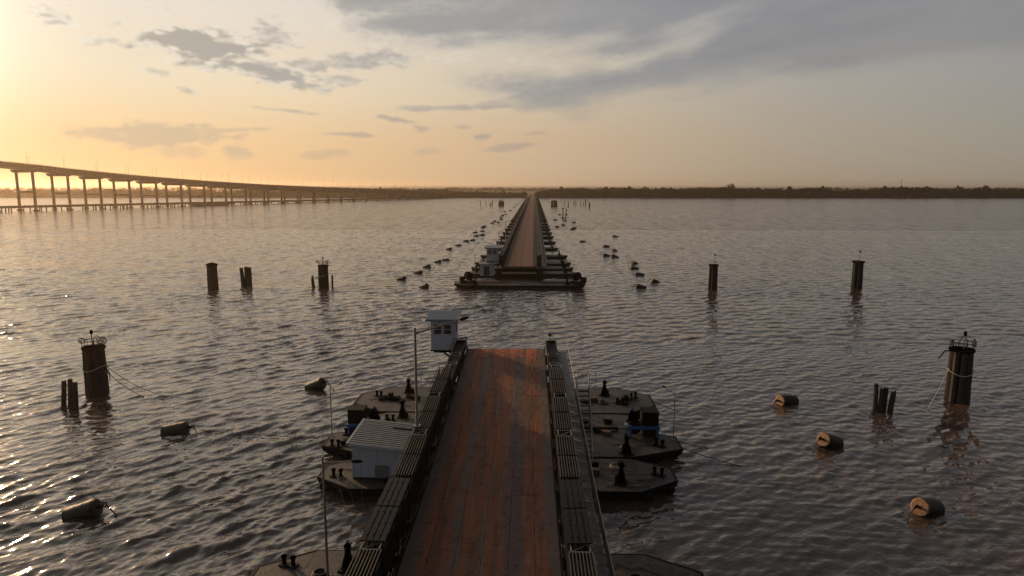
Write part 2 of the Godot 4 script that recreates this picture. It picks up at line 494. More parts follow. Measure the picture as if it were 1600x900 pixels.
func water_block(z0: float, z1: float, step: float, sink: float, amp_noise: FastNoiseLite) -> Array:
	var P := PackedVector3Array()
	var N := PackedVector3Array()
	var U := PackedVector2Array()
	var I := PackedInt32Array()
	var half := 0.80 * z1 + 10.0
	var cols := int(2.0 * half / step) + 1
	var rows := int((z1 - z0) / step) + 1
	var H := PackedFloat32Array()
	H.resize(cols * rows)
	var cs := cos(0.42); var sn := sin(0.42)
	for j in rows:
		var z := -(z0 + j * step)
		for i in cols:
			var x := -half + i * step
			if absf(x) > 0.80 * (-z) + 12.0:
				continue
			var a := 1.0 + 0.8 * amp_noise.get_noise_2d(x * 0.6, z * 1.6) + 0.9 * amp_noise.get_noise_2d(x * 0.13 + 500.0, z * 1.1 - x * 0.12)
			a *= 1.0 - 0.5 * smoothstep(-4.0, 14.0, x)
			var gx := (x - 7.0) / 16.0
			var gz := (z + 96.0) / 26.0
			a *= 1.0 - 0.55 * exp(-gx * gx - gz * gz)
			a *= 1.0 - 0.3 * smoothstep(60.0, 200.0, -z)
			var h := (wave(x, z) + 0.55 * wave((x * cs - z * sn) * 1.31 + 11.0, (x * sn + z * cs) * 1.31 + 5.0)) * maxf(a, 0.15)
			if z0 < 60.0:
				for q in in_water:
					var qx: float = x - q[0]
					var qz: float = z - q[1]
					if absf(qx) < 5.0 and absf(qz) < 5.0:
						var d: float = sqrt(qx * qx + qz * qz) - q[2]
						if d > -0.3:
							h += 0.035 * cos(d * 6.5) * exp(-d * 0.9) * (1.0 + 0.6 * signf(qx) * (1.0 if q[0] < 0.0 else -1.0))
			H[j * cols + i] = h
	var at := PackedInt32Array()
	at.resize(cols * rows)
	at.fill(-1)
	for j in rows:
		var z := -(z0 + j * step)
		for i in cols:
			var x := -half + i * step
			if absf(x) > 0.80 * (-z) + 10.0:
				continue
			var k := j * cols + i
			var hx := (H[mini(k + 1, cols * rows - 1)] - H[maxi(k - 1, 0)]) / (2.0 * step)
			var hz := -(H[mini(k + cols, cols * rows - 1)] - H[maxi(k - cols, 0)]) / (2.0 * step)
			if j == 0:
				hz = -(H[k + cols] - H[k]) / step
			at[k] = P.size()
			P.append(Vector3(x, H[k] - (sink if j == 0 else 0.0), z))
			N.append(Vector3(-hx, 1.0, -hz).normalized())
			U.append(Vector2(x / 17.0, z / 17.0))
	for j in rows - 1:
		for i in cols - 1:
			var a := at[j * cols + i]
			var b := at[j * cols + i + 1]
			var c := at[(j + 1) * cols + i]
			var d := at[(j + 1) * cols + i + 1]
			if a < 0 or b < 0 or c < 0 or d < 0:
				continue
			I.append_array([a, c, b, b, c, d])
	var arr := []
	arr.resize(Mesh.ARRAY_MAX)
	arr[Mesh.ARRAY_VERTEX] = P; arr[Mesh.ARRAY_NORMAL] = N; arr[Mesh.ARRAY_TEX_UV] = U; arr[Mesh.ARRAY_INDEX] = I
	return arr

func make_river() -> void:
	make_waves()
	var an := FastNoiseLite.new()
	an.seed = 8; an.frequency = 0.035; an.fractal_octaves = 3
	var m := ArrayMesh.new()
	for b in [[12.0, 50.0, 0.15, 0.0], [49.5, 90.0, 0.24, 0.05], [89.4, 170.0, 0.44, 0.06], [168.5, 330.0, 0.95, 0.08]]:
		m.add_surface_from_arrays(Mesh.PRIMITIVE_TRIANGLES, water_block(b[0], b[1], b[2], b[3], an))
		m.surface_set_material(m.get_surface_count() - 1, M.water if b[1] < 100.0 else M.mid_water)
	var f := MB.new()
	var w := 5000.0
	var zn := -13.0
	var zf := -328.0
	var xn := 0.80 * 13.0 + 9.0
	var xf := 0.80 * 328.0 + 9.0
	for q in [[Vector2(-w, zf), Vector2(w, zf), Vector2(w, -1300), Vector2(-w, -1300)], [Vector2(-w, 600), Vector2(w, 600), Vector2(w, zn), Vector2(-w, zn)],
			[Vector2(-w, zn), Vector2(-xn, zn), Vector2(-xf, zf), Vector2(-w, zf)], [Vector2(w, zn), Vector2(xn, zn), Vector2(xf, zf), Vector2(w, zf)]]:
		var v := []
		for p in q:
			v.append(Vector3(p.x, -0.03, p.y))
		f.quad(v[0], v[1], v[2], v[3], Vector3.UP)
	for p in f.p:
		f.uv.append(Vector2(p.x / 17.0, p.z / 17.0))
	m.add_surface_from_arrays(Mesh.PRIMITIVE_TRIANGLES, f.arrays())
	m.surface_set_material(m.get_surface_count() - 1, M.far_water)
	var o := put(self, "river_water", m)
	o.set_meta("kind", "structure")
	o.set_meta("label", "choppy muddy brown river reflecting the pale evening sky")
	var l := MB.new()
	l.box(Vector3(0, -0.6, -4150), Vector3(10000, 3.0, 5800))
	var g := part(self, "shore_land", l, M.land)
	g.set_meta("kind", "structure")
	g.set_meta("label", "flat land behind the far river bank")

# ------------------------------------------------------------------ the near bridge
func deck_y(s: float) -> float:          # height of the near deck, s metres ahead of the viewer
	return 4.35 + maxf(0.0, s - 33.0) * 0.0535

func near_deck_texture() -> ImageTexture:
	var w := 320
	var h := 1024
	var im := Image.create_empty(w, h, false, Image.FORMAT_RGB8)
	var nz := FastNoiseLite.new()
	nz.seed = 31; nz.frequency = 1.0; nz.fractal_octaves = 4
	var rust := Vector3(0.192, 0.073, 0.038)
	var brown := Vector3(0.112, 0.056, 0.039)
	var grey := Vector3(0.112, 0.086, 0.076)
	var mauve := Vector3(0.094, 0.068, 0.067)
	var tan_ := Vector3(0.17, 0.135, 0.115)
	# bands across the deck: centre, half width, which
	for j in h:
		var s := 6.0 + 56.1 * j / h
		var wob := nz.get_noise_2d(s * 0.09, 3.0) * 0.025
		for i in w:
			var u := (i + 0.5) / w
			var a := nz.get_noise_2d(u * 9.0, s * 0.10)
			var b := nz.get_noise_2d(u * 13.0 + 40.0, s * 0.42)
			var f := nz.get_noise_2d(u * 70.0, s * 3.2 + 90.0)
			var x := u + wob
			var c := rust.lerp(brown, smoothstep(-0.35, 0.45, a + b * 0.6))
			var g := maxf(1.0 - smoothstep(0.07, 0.14, x + b * 0.02), smoothstep(0.88, 0.93, x + b * 0.012))
			g = maxf(g, (1.0 - smoothstep(0.025, 0.055, absf(x - 0.305) + b * 0.02)) * smoothstep(-0.5, 0.1, a + b + 0.25))
			c = c.lerp(grey, g * 0.92)
			var m := (1.0 - smoothstep(0.05, 0.075, absf(x - 0.69) + b * 0.012)) * 0.9
			c = c.lerp(mauve, m)
			var k := (1.0 - smoothstep(0.008, 0.024, absf(x - 0.505 + a * 0.02) + b * 0.012)) * smoothstep(-0.3, 0.3, b + a)
			c = c.lerp(tan_, k * 0.55)
			for line in [[0.20, 0.007], [0.40, 0.006], [0.60, 0.009], [0.775, 0.012], [0.845, 0.006]]:
				var ln := (1.0 - smoothstep(line[1] * 0.5, line[1] * 1.8, absf(x - line[0] + a * 0.014) + b * 0.006)) * smoothstep(-0.25, 0.35, b + nz.get_noise_2d(line[0] * 99.0, s * 0.2))
				c = c.lerp(tan_, ln * 0.42)
			# rust-red patches at the outer end, coloured brighter as if sunlit, weaker along bands
			if s > 58.4:
				var e := smoothstep(58.4, 60.6, s + 2.6 * nz.get_noise_2d(u * 14.0, s * 0.8 + 7.0) - (0.0 if x > 0.76 and x < 0.88 else 0.9))
				e *= smoothstep(0.1, 0.14, x) * (1.0 - smoothstep(0.875, 0.9, x)) * (0.25 if absf(x - 0.33) < 0.045 or absf(x - 0.53) < 0.02 or absf(x - 0.745) < 0.02 else 1.0)
				c = c.lerp(Vector3(0.40, 0.115, 0.06), e * 0.85)
			# thin paler slanting lines over the near left of the deck
			if s < 32.0 and x > 0.14 and x < 0.52:
				var q := fposmod(s * 1.0 + x * 5.2, 0.42)
				var zone := smoothstep(0.05, 0.35, nz.get_noise_2d(u * 5.0 + 11.0, s * 0.35))
				if q < 0.06:
					c = c.lerp(Vector3(0.17, 0.13, 0.125), zone * 0.5)
			if f > 0.47:
				c = c.lerp(Vector3(0.16, 0.13, 0.115), 0.4)
			var row := floori((62.1 - s) / 3.05)
			var col := floori(u * 6.0)
			c *= 1.2 + 0.22 * f + 0.2 * b + 0.16 * (fposmod(sin(row * 12.9898 + col * 78.233) * 43758.5453, 1.0) - 0.5)
			# tyre marks, cross welds and scuffs
			var scuff := nz.get_noise_2d(u * 4.0 + 70.0, s * 2.6)
			c = c.lerp(Vector3(0.15, 0.12, 0.108), smoothstep(0.34, 0.52, scuff) * 0.45)
			c *= 1.0 - 0.28 * smoothstep(0.25, 0.5, nz.get_noise_2d(u * 7.0 + 20.0, s * 0.9 + 31.0))
			var o := Color(maxf(c.x, 0), maxf(c.y, 0), maxf(c.z, 0)).linear_to_srgb()
			im.set_pixel(i, j, o)
	return ImageTexture.create_from_image(im)

func truss_panel(len_: float, h: float, gap0: float, gap1: float) -> ArrayMesh:
	var k := MB.new()
	var c := MB.new()
	var d := 0.10
	for y in [d * 0.5, h - 0.42]:                      # running chords, both channels
		for sx in [-1.0, 1.0]:
			k.box(Vector3(sx * 0.055, y, -len_ * 0.5), Vector3(0.055, d, len_ - 0.015))
	for sx in [-1.0, 1.0]:                              # reinforcing chord on top
		c.box(Vector3(sx * 0.068, h - 0.035, -(gap0 + len_ - gap1) * 0.5), Vector3(0.040, 0.085, len_ - gap0 - gap1))
	for i in 3:
		k.box(Vector3(0, h * 0.5, -0.06 - i * (len_ - 0.12) * 0.5), Vector3(0.05, h - 0.3, 0.08))
	var q := len_ * 0.25
	for i in 4:
		var z0 := -i * q
		k.bar(Vector3(0, 0.12 if i % 2 == 0 else h * 0.5, z0 - 0.04), Vector3(0, h * 0.5 if i % 2 == 0 else 0.12, z0 - q + 0.04), 0.045, 0.07)
		k.bar(Vector3(0, h - 0.2 if i % 2 == 0 else h * 0.5, z0 - 0.04), Vector3(0, h * 0.5 if i % 2 == 0 else h - 0.2, z0 - q + 0.04), 0.045, 0.07)
	k.box(Vector3(0, h * 0.5, -len_ * 0.5), Vector3(0.03, h * 0.62, len_ * 0.86))   # web plate
	return two(k, M.truss, c, M.chord)

func bracing_frame(w: float, l: float, slant: bool) -> MB:
	var f := MB.new()
	for sx in [-0.5, 0.5]:
		f.box(Vector3(sx * w * 0.8, 0, 0), Vector3(0.06, 0.03, l))
	for sz in [-0.5, 0.5]:
		f.box(Vector3(0, -0.034, sz * l), Vector3(w, 0.03, 0.05))
	if slant:
		f.bar(Vector3(-w * 0.4, -0.07, l * 0.42), Vector3(w * 0.4, -0.07, -l * 0.42), 0.045, 0.03)
	return f

func near_bridge() -> void:
	var b := thing("floating_bridge", "rusty steel bridge deck between black trusses in the foreground, ending open over the water", "bridge")
	var dm := StandardMaterial3D.new()
	dm.albedo_texture = near_deck_texture(); dm.roughness = 0.72; dm.metallic_specular = 0.25
	dm.normal_enabled = true; dm.normal_texture = normal_tex(41, 0.05, 4, 2.0); dm.normal_scale = 0.35
	var x0 := -5.75
	var pw := 7.3 / 6.0
	var pl := 3.05
	var s_end := 62.1
	rng.seed = 5
	var sm := MB.new()
	sm.box(Vector3(0, -0.17, -pl * 0.5), Vector3(0.16, 0.2, pl))
	var stringer := sm.mesh(M.truss)
	for k in 18:
		var s1 := s_end - k * pl
		var s0 := s1 - pl
		for i in 6:
			var m := MB.new()
			var lift := rng.randf_range(-0.006, 0.008)
			var xa := x0 + i * pw + 0.011
			var xb := x0 + (i + 1) * pw - 0.011
			var v := []
			for q in [[xa, s0 + 0.006], [xb, s0 + 0.006], [xb, s1 - 0.006], [xa, s1 - 0.006]]:
				v.append(Vector3(q[0], deck_y(q[1]) + lift, -q[1]))
			var dn := Vector3(0, -0.06, 0)
			m.quad(v[0], v[1], v[2], v[3], Vector3.UP)
			m.quad(v[0], v[1], v[1] + dn, v[0] + dn, Vector3.BACK); m.quad(v[2], v[3], v[3] + dn, v[2] + dn, Vector3.FORWARD)
			m.quad(v[1], v[2], v[2] + dn, v[1] + dn, Vector3.RIGHT); m.quad(v[3], v[0], v[0] + dn, v[3] + dn, Vector3.LEFT)
			for p in m.p:
				m.uv.append(Vector2((p.x - x0) / 7.3, (-p.z - 6.0) / 56.1))
			part(b, "deck_plate", m, dm)
		# steel below: cross beam and the two side girders
		var c := MB.new()
		var tilt := atan((deck_y(s1) - deck_y(s0)) / pl)
		c.box(Vector3(-2.1, deck_y(s0) - 0.36, -s0 - 0.2), Vector3(9.6, 0.5, 0.22))
		part(b, "cross_beam", c, M.truss)
		for gx in [-5.2, -2.1, 1.0]:
			put(b, "stringer", stringer, Vector3(gx, deck_y(s0), -s0), Basis(Vector3.RIGHT, tilt))
	var H := 2.35
	var panels := [truss_panel(pl, H, 0.12, 0.5), truss_panel(pl, H, 0.5, 0.12)]
	var frame_a := bracing_frame(0.95, 0.78, true).mesh(M.frame_bar)
	var frame_b := bracing_frame(0.95, 0.78, false).mesh(M.frame_bar)
	var kerb_m := MB.new()
	kerb_m.box(Vector3(0, 0.09, -pl * 0.5), Vector3(0.10, 0.18, pl - 0.05))
	var kerb := kerb_m.mesh(M.truss)
	var strip_m := MB.new()
	for q in 9:
		strip_m.box(Vector3(0, 0.195, -0.5 - q * 0.13), Vector3(0.03, 0.03, 0.085))
	var strip := strip_m.mesh(M.frame_bar)
	for side in [-1.0, 1.0]:
		var inner: float = -5.90 if side < 0 else 1.70
		for k in 18:
			var s1 := s_end - k * pl
			var s0 := s1 - pl
			var y0 := deck_y(s0)
			var basis_ := Basis(Vector3.RIGHT, atan((deck_y(s1) - y0) / pl))
			put(b, "kerb", kerb, Vector3(-5.70 if side < 0 else 1.50, y0 + 0.012, -s0), basis_)
			if side < 0 and k > 2:
				put(b, "kerb_strip", strip, Vector3(-5.70, y0 + 0.012, -s0), basis_).set_meta("kind", "stuff")
			var mid: float = inner + side * 0.41
			if k >= 4:
				for q in 4:
					put(b, "truss_panel", panels[k % 2], Vector3(inner + side * 0.27 * q, y0 - 0.35 + 0.35, -s0), basis_)
				if k % 2 == 0 and k != 10:
					put(b, "bracing_frame", frame_a if k % 4 == 0 else frame_b, Vector3(mid, y0, -s0) + basis_ * Vector3(0, H - 0.02, -pl), basis_)
				if k == 10 or k == 11:
					for q in 4:
						var cv := MB.new()
						cv.box(Vector3(0, 0.02, 0), Vector3(0.225, 0.05, pl - 0.12))
						for e in 3:
							cv.box(Vector3(0.06, 0.055, -1.0 + e), Vector3(0.05, 0.03, 0.05))
						part(b, "cover_plate", cv, M.cover, Vector3(inner + side * 0.27 * q, y0, -s0) + basis_ * Vector3(0, H + 0.03 + 0.008 * q, -pl * 0.5), basis_)
			else:                                       # the lower box girder at the open end
				var lh := 0.72 + 0.13 * k
				var g := MB.new()
				for q in 2:
					g.box(Vector3(inner + side * 0.82 * q, 0, 0) + Vector3(0, lh * 0.5, -pl * 0.5), Vector3(0.09, lh, pl))
				g.box(Vector3(mid, lh - 0.10, -pl * 0.5), Vector3(0.72, 0.05, pl - 0.02))
				for q in 2:
					g.box(Vector3(inner + side * 0.82 * q, lh + 0.03, -pl * 0.5), Vector3(0.13, 0.05, pl - 0.02))
				part(b, "end_girder", g, M.truss, Vector3(0, y0, -s0), basis_)
				if k > 0 and k < 3:
					put(b, "bracing_frame", frame_a if k == 2 else frame_b, Vector3(mid, y0, -s0) + basis_ * Vector3(0, lh + 0.06, -1.5), basis_)
		# closing plate at the open end
		var e := MB.new()
		e.box(Vector3(inner + side * 0.41, deck_y(s_end) + 0.36, -s_end - 0.05), Vector3(0.98, 0.8, 0.07))
		e.box(Vector3(inner + side * 0.41, deck_y(s_end) + 0.79, -s_end - 0.02), Vector3(1.02, 0.05, 0.12))
		part(b, "end_plate", e, M.truss)
	var eb := MB.new()
	eb.box(Vector3(-2.1, deck_y(s_end) - 0.45, -s_end - 0.12), Vector3(7.4, 0.8, 0.2))
	part(b, "end_beam", eb, M.truss)
	# right-hand walkway
	var slab_s := 6.2
	var idx := 0
	while slab_s < 61.0:
		var l := 1.04
		var m := MB.new()
		m.box(Vector3(0, -0.03 + rng.randf_range(-0.006, 0.006), -l * 0.5), Vector3(0.86, 0.06, l - 0.035))
		part(b, "walkway_slab", m, M.walk, Vector3(3.06, deck_y(slab_s) + 0.02, -slab_s), Basis(Vector3.RIGHT, atan((deck_y(slab_s + l) - deck_y(slab_s)) / l)))
		slab_s += l
		idx += 1
	for k in 18:
		var s1 := s_end - 0.6 - k * pl
		var s0 := s1 - pl
		var y0 := deck_y(s0)
		var bs := Basis(Vector3.RIGHT, atan((deck_y(s1) - y0) / pl))
		var r := MB.new()
		r.tube(Vector3(0, 1.0, 0), Vector3(0, 1.0, -pl), 0.028, 0.028, 6, false)
		r.tube(Vector3(0, 0, -0.05), Vector3(0, 1.0, -0.05), 0.025, 0.025, 6, false)
		r.tube(Vector3(0, 0, -0.05 - pl * 0.5), Vector3(0, 1.0, -0.05 - pl * 0.5), 0.025, 0.025, 6, false)
		part(b, "handrail", r, M.rail, Vector3(3.53, y0, -s0), bs)
		if k > 3:
			var pn := MB.new()
			pn.box(Vector3(0, 0.52, -pl * 0.5), Vector3(0.02, 0.84, pl - 0.06))
			part(b, "handrail_panel", pn, M.rail, Vector3(3.55, y0, -s0), bs)
		var br := MB.new()
		br.box(Vector3(3.05, y0 - 0.14, -s0 - 0.3), Vector3(1.05, 0.12, 0.1))
		part(b, "walkway_bracket", br, M.truss)
	# frames that carry the bridge on its pontoons
	for s in [32.4, 45.8, 52.6, 62.0]:
		for x in [-6.3, -5.0, 0.8, 2.1]:
			var f := MB.new()
			f.box(Vector3(x, (deck_y(s) - 0.6 + 0.8) * 0.5, -s), Vector3(0.3, deck_y(s) - 1.4, 0.3))
			part(b, "support_post", f, M.truss)
		var g := MB.new()
		g.bar(Vector3(-5.0, 1.2, -s), Vector3(0.8, deck_y(s) - 0.9, -s), 0.14, 0.14)
		g.bar(Vector3(-5.0, deck_y(s) - 0.9, -s), Vector3(0.8, 1.2, -s), 0.12, 0.12)
		g.box(Vector3(-2.1, deck_y(s) - 0.75, -s), Vector3(9.6, 0.3, 0.34))
		part(b, "cross_brace", g, M.truss)

# ------------------------------------------------------------------ pontoons
func outline(l: float, c: float, hb: float, e: float, grow := 1.0, endcut := 0.0) -> Array:
	var o := []
	for q in [[-1, -1, 0], [-1, -1, 1], [1, -1, 1], [1, -1, 0], [1, 1, 0], [1, 1, 1], [-1, 1, 1], [-1, 1, 0]]:
		o.append(Vector2(q[0] * ((l - endcut) - (c if q[2] else 0.0)) * grow, q[1] * (hb if q[2] else e) * grow))
	return o

func mooring_post_mesh(h: float) -> ArrayMesh:
	var m := MB.new()
	m.box(Vector3(0, 0.05, 0), Vector3(0.85, 0.1, 0.85))
	m.box(Vector3(0.3, 0.3, 0.1), Vector3(0.34, 0.42, 0.4), Basis(Vector3.UP, 0.3))
	m.lathe([Vector2(0.36, 0.1), Vector2(0.30, h * 0.28), Vector2(0.17, h * 0.6), Vector2(0.13, h * 0.76), Vector2(0.2, h * 0.8), Vector2(0.2, h * 0.9), Vector2(0.1, h)], 12)
	m.tube(Vector3(-0.34, h * 0.86, 0), Vector3(0.3, h * 0.92, 0.1), 0.045, 0.045, 6)
	m.ring(Vector3(0.05, h * 0.97, 0), Vector3(0.2, 0.3, 1).normalized(), 0.17, 0.035, 9)
	for i in 4:
		var a := TAU * i / 4.0 + 0.4
		m.bar(Vector3(cos(a) * 0.36, 0.1, sin(a) * 0.36), Vector3(cos(a) * 0.17, h * 0.5, sin(a) * 0.17), 0.04, 0.1)
	return m.mesh(M.black_iron)

func bollard_mesh() -> ArrayMesh:
	var m := MB.new()
	m.box(Vector3(0, 0.04, 0), Vector3(1.0, 0.08, 0.42))
	for x in [-0.27, 0.27]:
		m.lathe([Vector2(0.11, 0.08), Vector2(0.11, 0.42), Vector2(0.16, 0.45), Vector2(0.16, 0.55), Vector2(0.0, 0.57)], 10, Vector3(x, 0, 0))
	return m.mesh(M.black_iron)

func hatch_mesh() -> ArrayMesh:
	var m := MB.new()
	m.lathe([Vector2(0.34, 0.0), Vector2(0.34, 0.12), Vector2(0.40, 0.12), Vector2(0.40, 0.18), Vector2(0.0, 0.2)], 14)
	m.bar(Vector3(-0.2, 0.22, 0), Vector3(0.2, 0.22, 0), 0.04, 0.04)
	return m.mesh(M.rust_steel)

func pontoon(label: String, at: Vector3, l: float, c: float, hb: float, e: float, detail: bool) -> Node3D:
	var t := thing("pontoon", label, "pontoon", at + Vector3(0, -0.2, 0), 0.0, "steel pontoons under the floating bridges")
	var fb := 1.0
	var h := MB.new()
	h.loft([[-0.6, outline(l, c, hb * 0.92, e * 0.7, 1.0, 1.5)], [0.15, outline(l, c, hb * 0.98, e * 0.9, 1.0, 0.75)], [0.62, outline(l, c, hb, e)], [fb - 0.05, outline(l, c, hb, e)]], false)
	part(t, "hull", h, M.hull)
	var tb := MB.new()
	tb.loft([[0.15, outline(l, c, hb * 0.98, e * 0.9, 1.002, 0.75)], [0.44, outline(l, c, hb * 0.993, e * 0.97, 1.003, 0.26)]], false)
	part(t, "tide_band", tb, M.tide_band)
	var s := MB.new()
	s.loft([[fb - 0.17, outline(l, c, hb, e, 1.001)], [fb - 0.17, outline(l, c, hb, e, 1.005)], [fb + 0.015, outline(l, c, hb, e, 1.005)], [fb + 0.015, outline(l, c, hb, e, 0.99)]], false)
	part(t, "rubbing_strip", s, M.hull)
	if detail:
		var poly := PackedVector2Array(outline(l, c, hb, e, 0.992))
		var n := int(l * 2.0 / 2.5)
		var pw := 2.0 * l / n
		for i in n:
			for side in [0, 1]:
				var xa := -l + i * pw + 0.012
				var xb := xa + pw - 0.024
				var za := -hb - 0.1 if side == 0 else 0.012
				var zb := -0.012 if side == 0 else hb + 0.1
				for piece in Geometry2D.intersect_polygons(poly, PackedVector2Array([Vector2(xa, za), Vector2(xb, za), Vector2(xb, zb), Vector2(xa, zb)])):
					var m := MB.new()
					var pts := []
					for q in piece:
						pts.append(q)
					var lift := rng.randf_range(-0.006, 0.006)
					m.loft([[fb - 0.06, pts], [fb + lift, pts]], true)
					part(t, "deck_plate", m, M["hull_deck_%d" % (rng.randi() % 4)])
	else:
		var d := MB.new()
		d.loft([[fb - 0.06, outline(l, c, hb, e, 0.99)], [fb, outline(l, c, hb, e, 0.99)]], true)
		part(t, "deck", d, M["hull_deck_%d" % (rng.randi() % 4)])
	return t

func chain_part(parent: Node3D, called: String, a: Vector3, b: Vector3, sag: float, r: float, m: Material, k := 10) -> void:
	var pts := []
	for i in k + 1:
		var f := i / float(k)
		pts.append(a.lerp(b, f) - Vector3(0, sag * 4.0 * f * (1.0 - f), 0))
	var q := MB.new()
	q.path(pts, r)
	part(parent, called, q, m)

func near_pontoons() -> void:
	var narrow := Vector3(-2.1, 0, -56.85)
	rng.seed = 12
	for i in 4:
		var m: StandardMaterial3D = M.hull_deck.duplicate()
		m.albedo_color = [lin(0.060, 0.053, 0.050), lin(0.050, 0.046, 0.045), lin(0.074, 0.062, 0.056), lin(0.056, 0.047, 0.043)][i]
		M["hull_deck_%d" % i] = m
	var post := mooring_post_mesh(1.5)
	var bol := bollard_mesh()
	var hat := hatch_mesh()
	var specs := [
		["nearest pontoon at the bottom edge of the view, plain brown deck", Vector3(-2.65, 0, -32.4), 11.85, 2.7, 2.8, 1.1],
		["pontoon that carries the white hut at its left end", Vector3(-2.2, 0, -45.8), 12.55, 2.7, 2.8, 1.0],
		["long pontoon with a blue winch near each end", Vector3(-2.1, 0, -51.9), 14.1, 4.0, 3.0, 1.3],
		["broad pontoon under the open end of the foreground deck", Vector3(-2.28, 0, -62.7), 14.1, 2.8, 3.8, 1.5]]
	var nt := pontoon("narrow square-ended pontoon squeezed between the winch pontoon and the broad one", narrow, 11.3, 0.8, 1.78, 1.3, true)
	put(nt, "hatch_cover", hat, Vector3(9.0, 1.0, 0.4)); put(nt, "bollard", bol, Vector3(-9.9, 1.0, 0.5)); put(nt, "mooring_post", post, Vector3(-9.0, 1.0, -0.6))
	var posts := [[Vector3(-6.9, 1, -0.9)], [Vector3(8.6, 1, 1.5)], [Vector3(9.6, 1, 2.4), Vector3(-9.3, 1, -0.9)], [Vector3(9.7, 1, -1.4), Vector3(-9.5, 1, -1.6)]]
	var bolls := [[Vector3(-10.2, 1, -1.2), Vector3(9.6, 1, 1.4)], [Vector3(11.4, 1, 0.1), Vector3(-11.2, 1, 0.9)], [Vector3(12.4, 1, 0.8), Vector3(-12.6, 1, -1.0), Vector3(-13.0, 1, 1.5)], [Vector3(12.4, 1, -0.6), Vector3(-12.2, 1, -0.6), Vector3(10.9, 1, 1.2)]]
	var hats := [[Vector3(-9.6, 1, 0.8)], [Vector3(7.0, 1, -1.4), Vector3(-7.4, 1, 1.6)], [Vector3(8.0, 1, -2.3), Vector3(-12.4, 1, 0.9)], [Vector3(7.6, 1, 0.7), Vector3(-10.6, 1, 0.4)]]
	for i in 4:
		var s = specs[i]
		var t := pontoon(s[0], s[1], s[2], s[3], s[4], s[5], true)
		for p in posts[i]: put(t, "mooring_post", post, p, Basis(Vector3.UP, rng.randf() * 3.0))
		for p in bolls[i]: put(t, "bollard", bol, p, Basis(Vector3.UP, rng.randf_range(-0.7, 0.7)))
		for p in hats[i]: put(t, "hatch_cover", hat, p)
		for side in [-1.0, 1.0]:
			var l: float = s[2]
			var coil := MB.new()
			for q in 3:
				coil.ring(Vector3(0, 0.05 + q * 0.07, 0), Vector3.UP, 0.42 - q * 0.05, 0.045, 12)
			part(t, "rope_coil", coil, M.rope if i == 1 else M.chain, Vector3(side * (l - 3.6 - i * 0.4), 1.0, rng.randf_range(-1.6, 1.6)))
			var wire := MB.new()
			var wp := []
			var wx: float = side * (l - 1.2)
			var wz: float = rng.randf_range(-0.6, 0.6)
			for q in 9:
				wp.append(Vector3(wx, 1.04, wz))
				wx -= side * rng.randf_range(0.35, 0.75)
				wz += rng.randf_range(-0.55, 0.55)
			wire.path(wp, 0.025, 5)
			part(t, "loose_wire", wire, M.chain)
			for q in 3:
				var ty := MB.new()
				var e := outline(l, s[3], s[4], s[5])
				var a: Vector2 = e[2] if side > 0 else e[1]
				var b2: Vector2 = e[3] if side > 0 else e[0]
				if side > 0: a = e[5]; b2 = e[4]
				else: a = e[6]; b2 = e[7]
				var m2 := a.lerp(b2, 0.2 + q * 0.3)
				var nn := Vector3(-(b2 - a).y, 0, (b2 - a).x).normalized()
				if nn.x * side < 0.0: nn = -nn
				ty.ring(Vector3(m2.x, 0.5, m2.y) + nn * 0.09, nn, 0.26, 0.1, 12)
				if q != i % 3:
					part(t, "tyre_fender", ty, M.dark)
			var bx := MB.new()
			bx.box(Vector3(0, 0.16, 0), Vector3(0.7, 0.32, 0.45)); bx.box(Vector3(0, 0.34, 0), Vector3(0.76, 0.04, 0.5))
			part(t, "gear_box", bx, M.rust_steel if side > 0 else M.hull, Vector3(side * (l - 5.6), 1.0, rng.randf_range(-1.8, 0.4)), Basis(Vector3.UP, rng.randf_range(-0.6, 0.6)))
		if i == 1:
			chain_part(t, "deck_chain", Vector3(8.6, 1.35, 1.5), Vector3(11.2, 1.12, 0.9), 0.12, 0.035, M.chain)
			chain_part(t, "deck_chain", Vector3(8.6, 1.7, 1.5), Vector3(9.9, 1.08, 0.1), 0.1, 0.03, M.chain)
			chain_part(t, "deck_chain", Vector3(10.6, 1.08, 2.0), Vector3(9.0, 1.08, 2.3), 0.0, 0.04, M.chain)
			var lad := MB.new()
			for x in [-0.25, 0.25]:
				lad.bar(Vector3(x, 0.05, -0.6), Vector3(x, 0.05, 0.6), 0.05, 0.06)
			for q in 4:
				lad.bar(Vector3(-0.25, 0.05, -0.45 + q * 0.3), Vector3(0.25, 0.05, -0.45 + q * 0.3), 0.04, 0.04)
			part(t, "deck_ladder", lad, M.pole, Vector3(-11.0, 1.02, 0.9), Basis(Vector3.UP, 0.5))
			for q in 3:
				chain_part(t, "hanging_chain", Vector3(-10.6 + q * 0.8, 0.9, 2.6 + q * 0.1), Vector3(-9.0 + q * 0.5, -0.1, 5.0 + q * 0.5), 0.3, 0.025, M.chain, 6)
		if i == 2:
			var e := MB.new()
			e.box(Vector3(6.4, 1.14, -2.7), Vector3(6.4, 0.26, 0.22))
			part(t, "deck_beam", e, M.black_iron)
			for q in 2:
				var pp := MB.new()
				pp.tube(Vector3(5.4 + q * 2.2, 1.1, -2.4), Vector3(7.2 + q * 2.2, 1.1, -2.38), 0.06, 0.06, 8)
				part(t, "pipe", pp, M.pole)
			chain_part(t, "mooring_chain", Vector3(13.6, 1.0, 0.6), Vector3(21.5, 0.05, 4.0), 0.25, 0.035, M.chain)
			chain_part(t, "mooring_chain", Vector3(13.6, 1.0, -1.0), Vector3(19.5, 0.05, -1.2), 0.35, 0.03, M.chain)
			var tarp := MB.new()
			tarp.lathe([Vector2(0.5, 0), Vector2(0.42, 0.14), Vector2(0.2, 0.26), Vector2(0.0, 0.3)], 7)
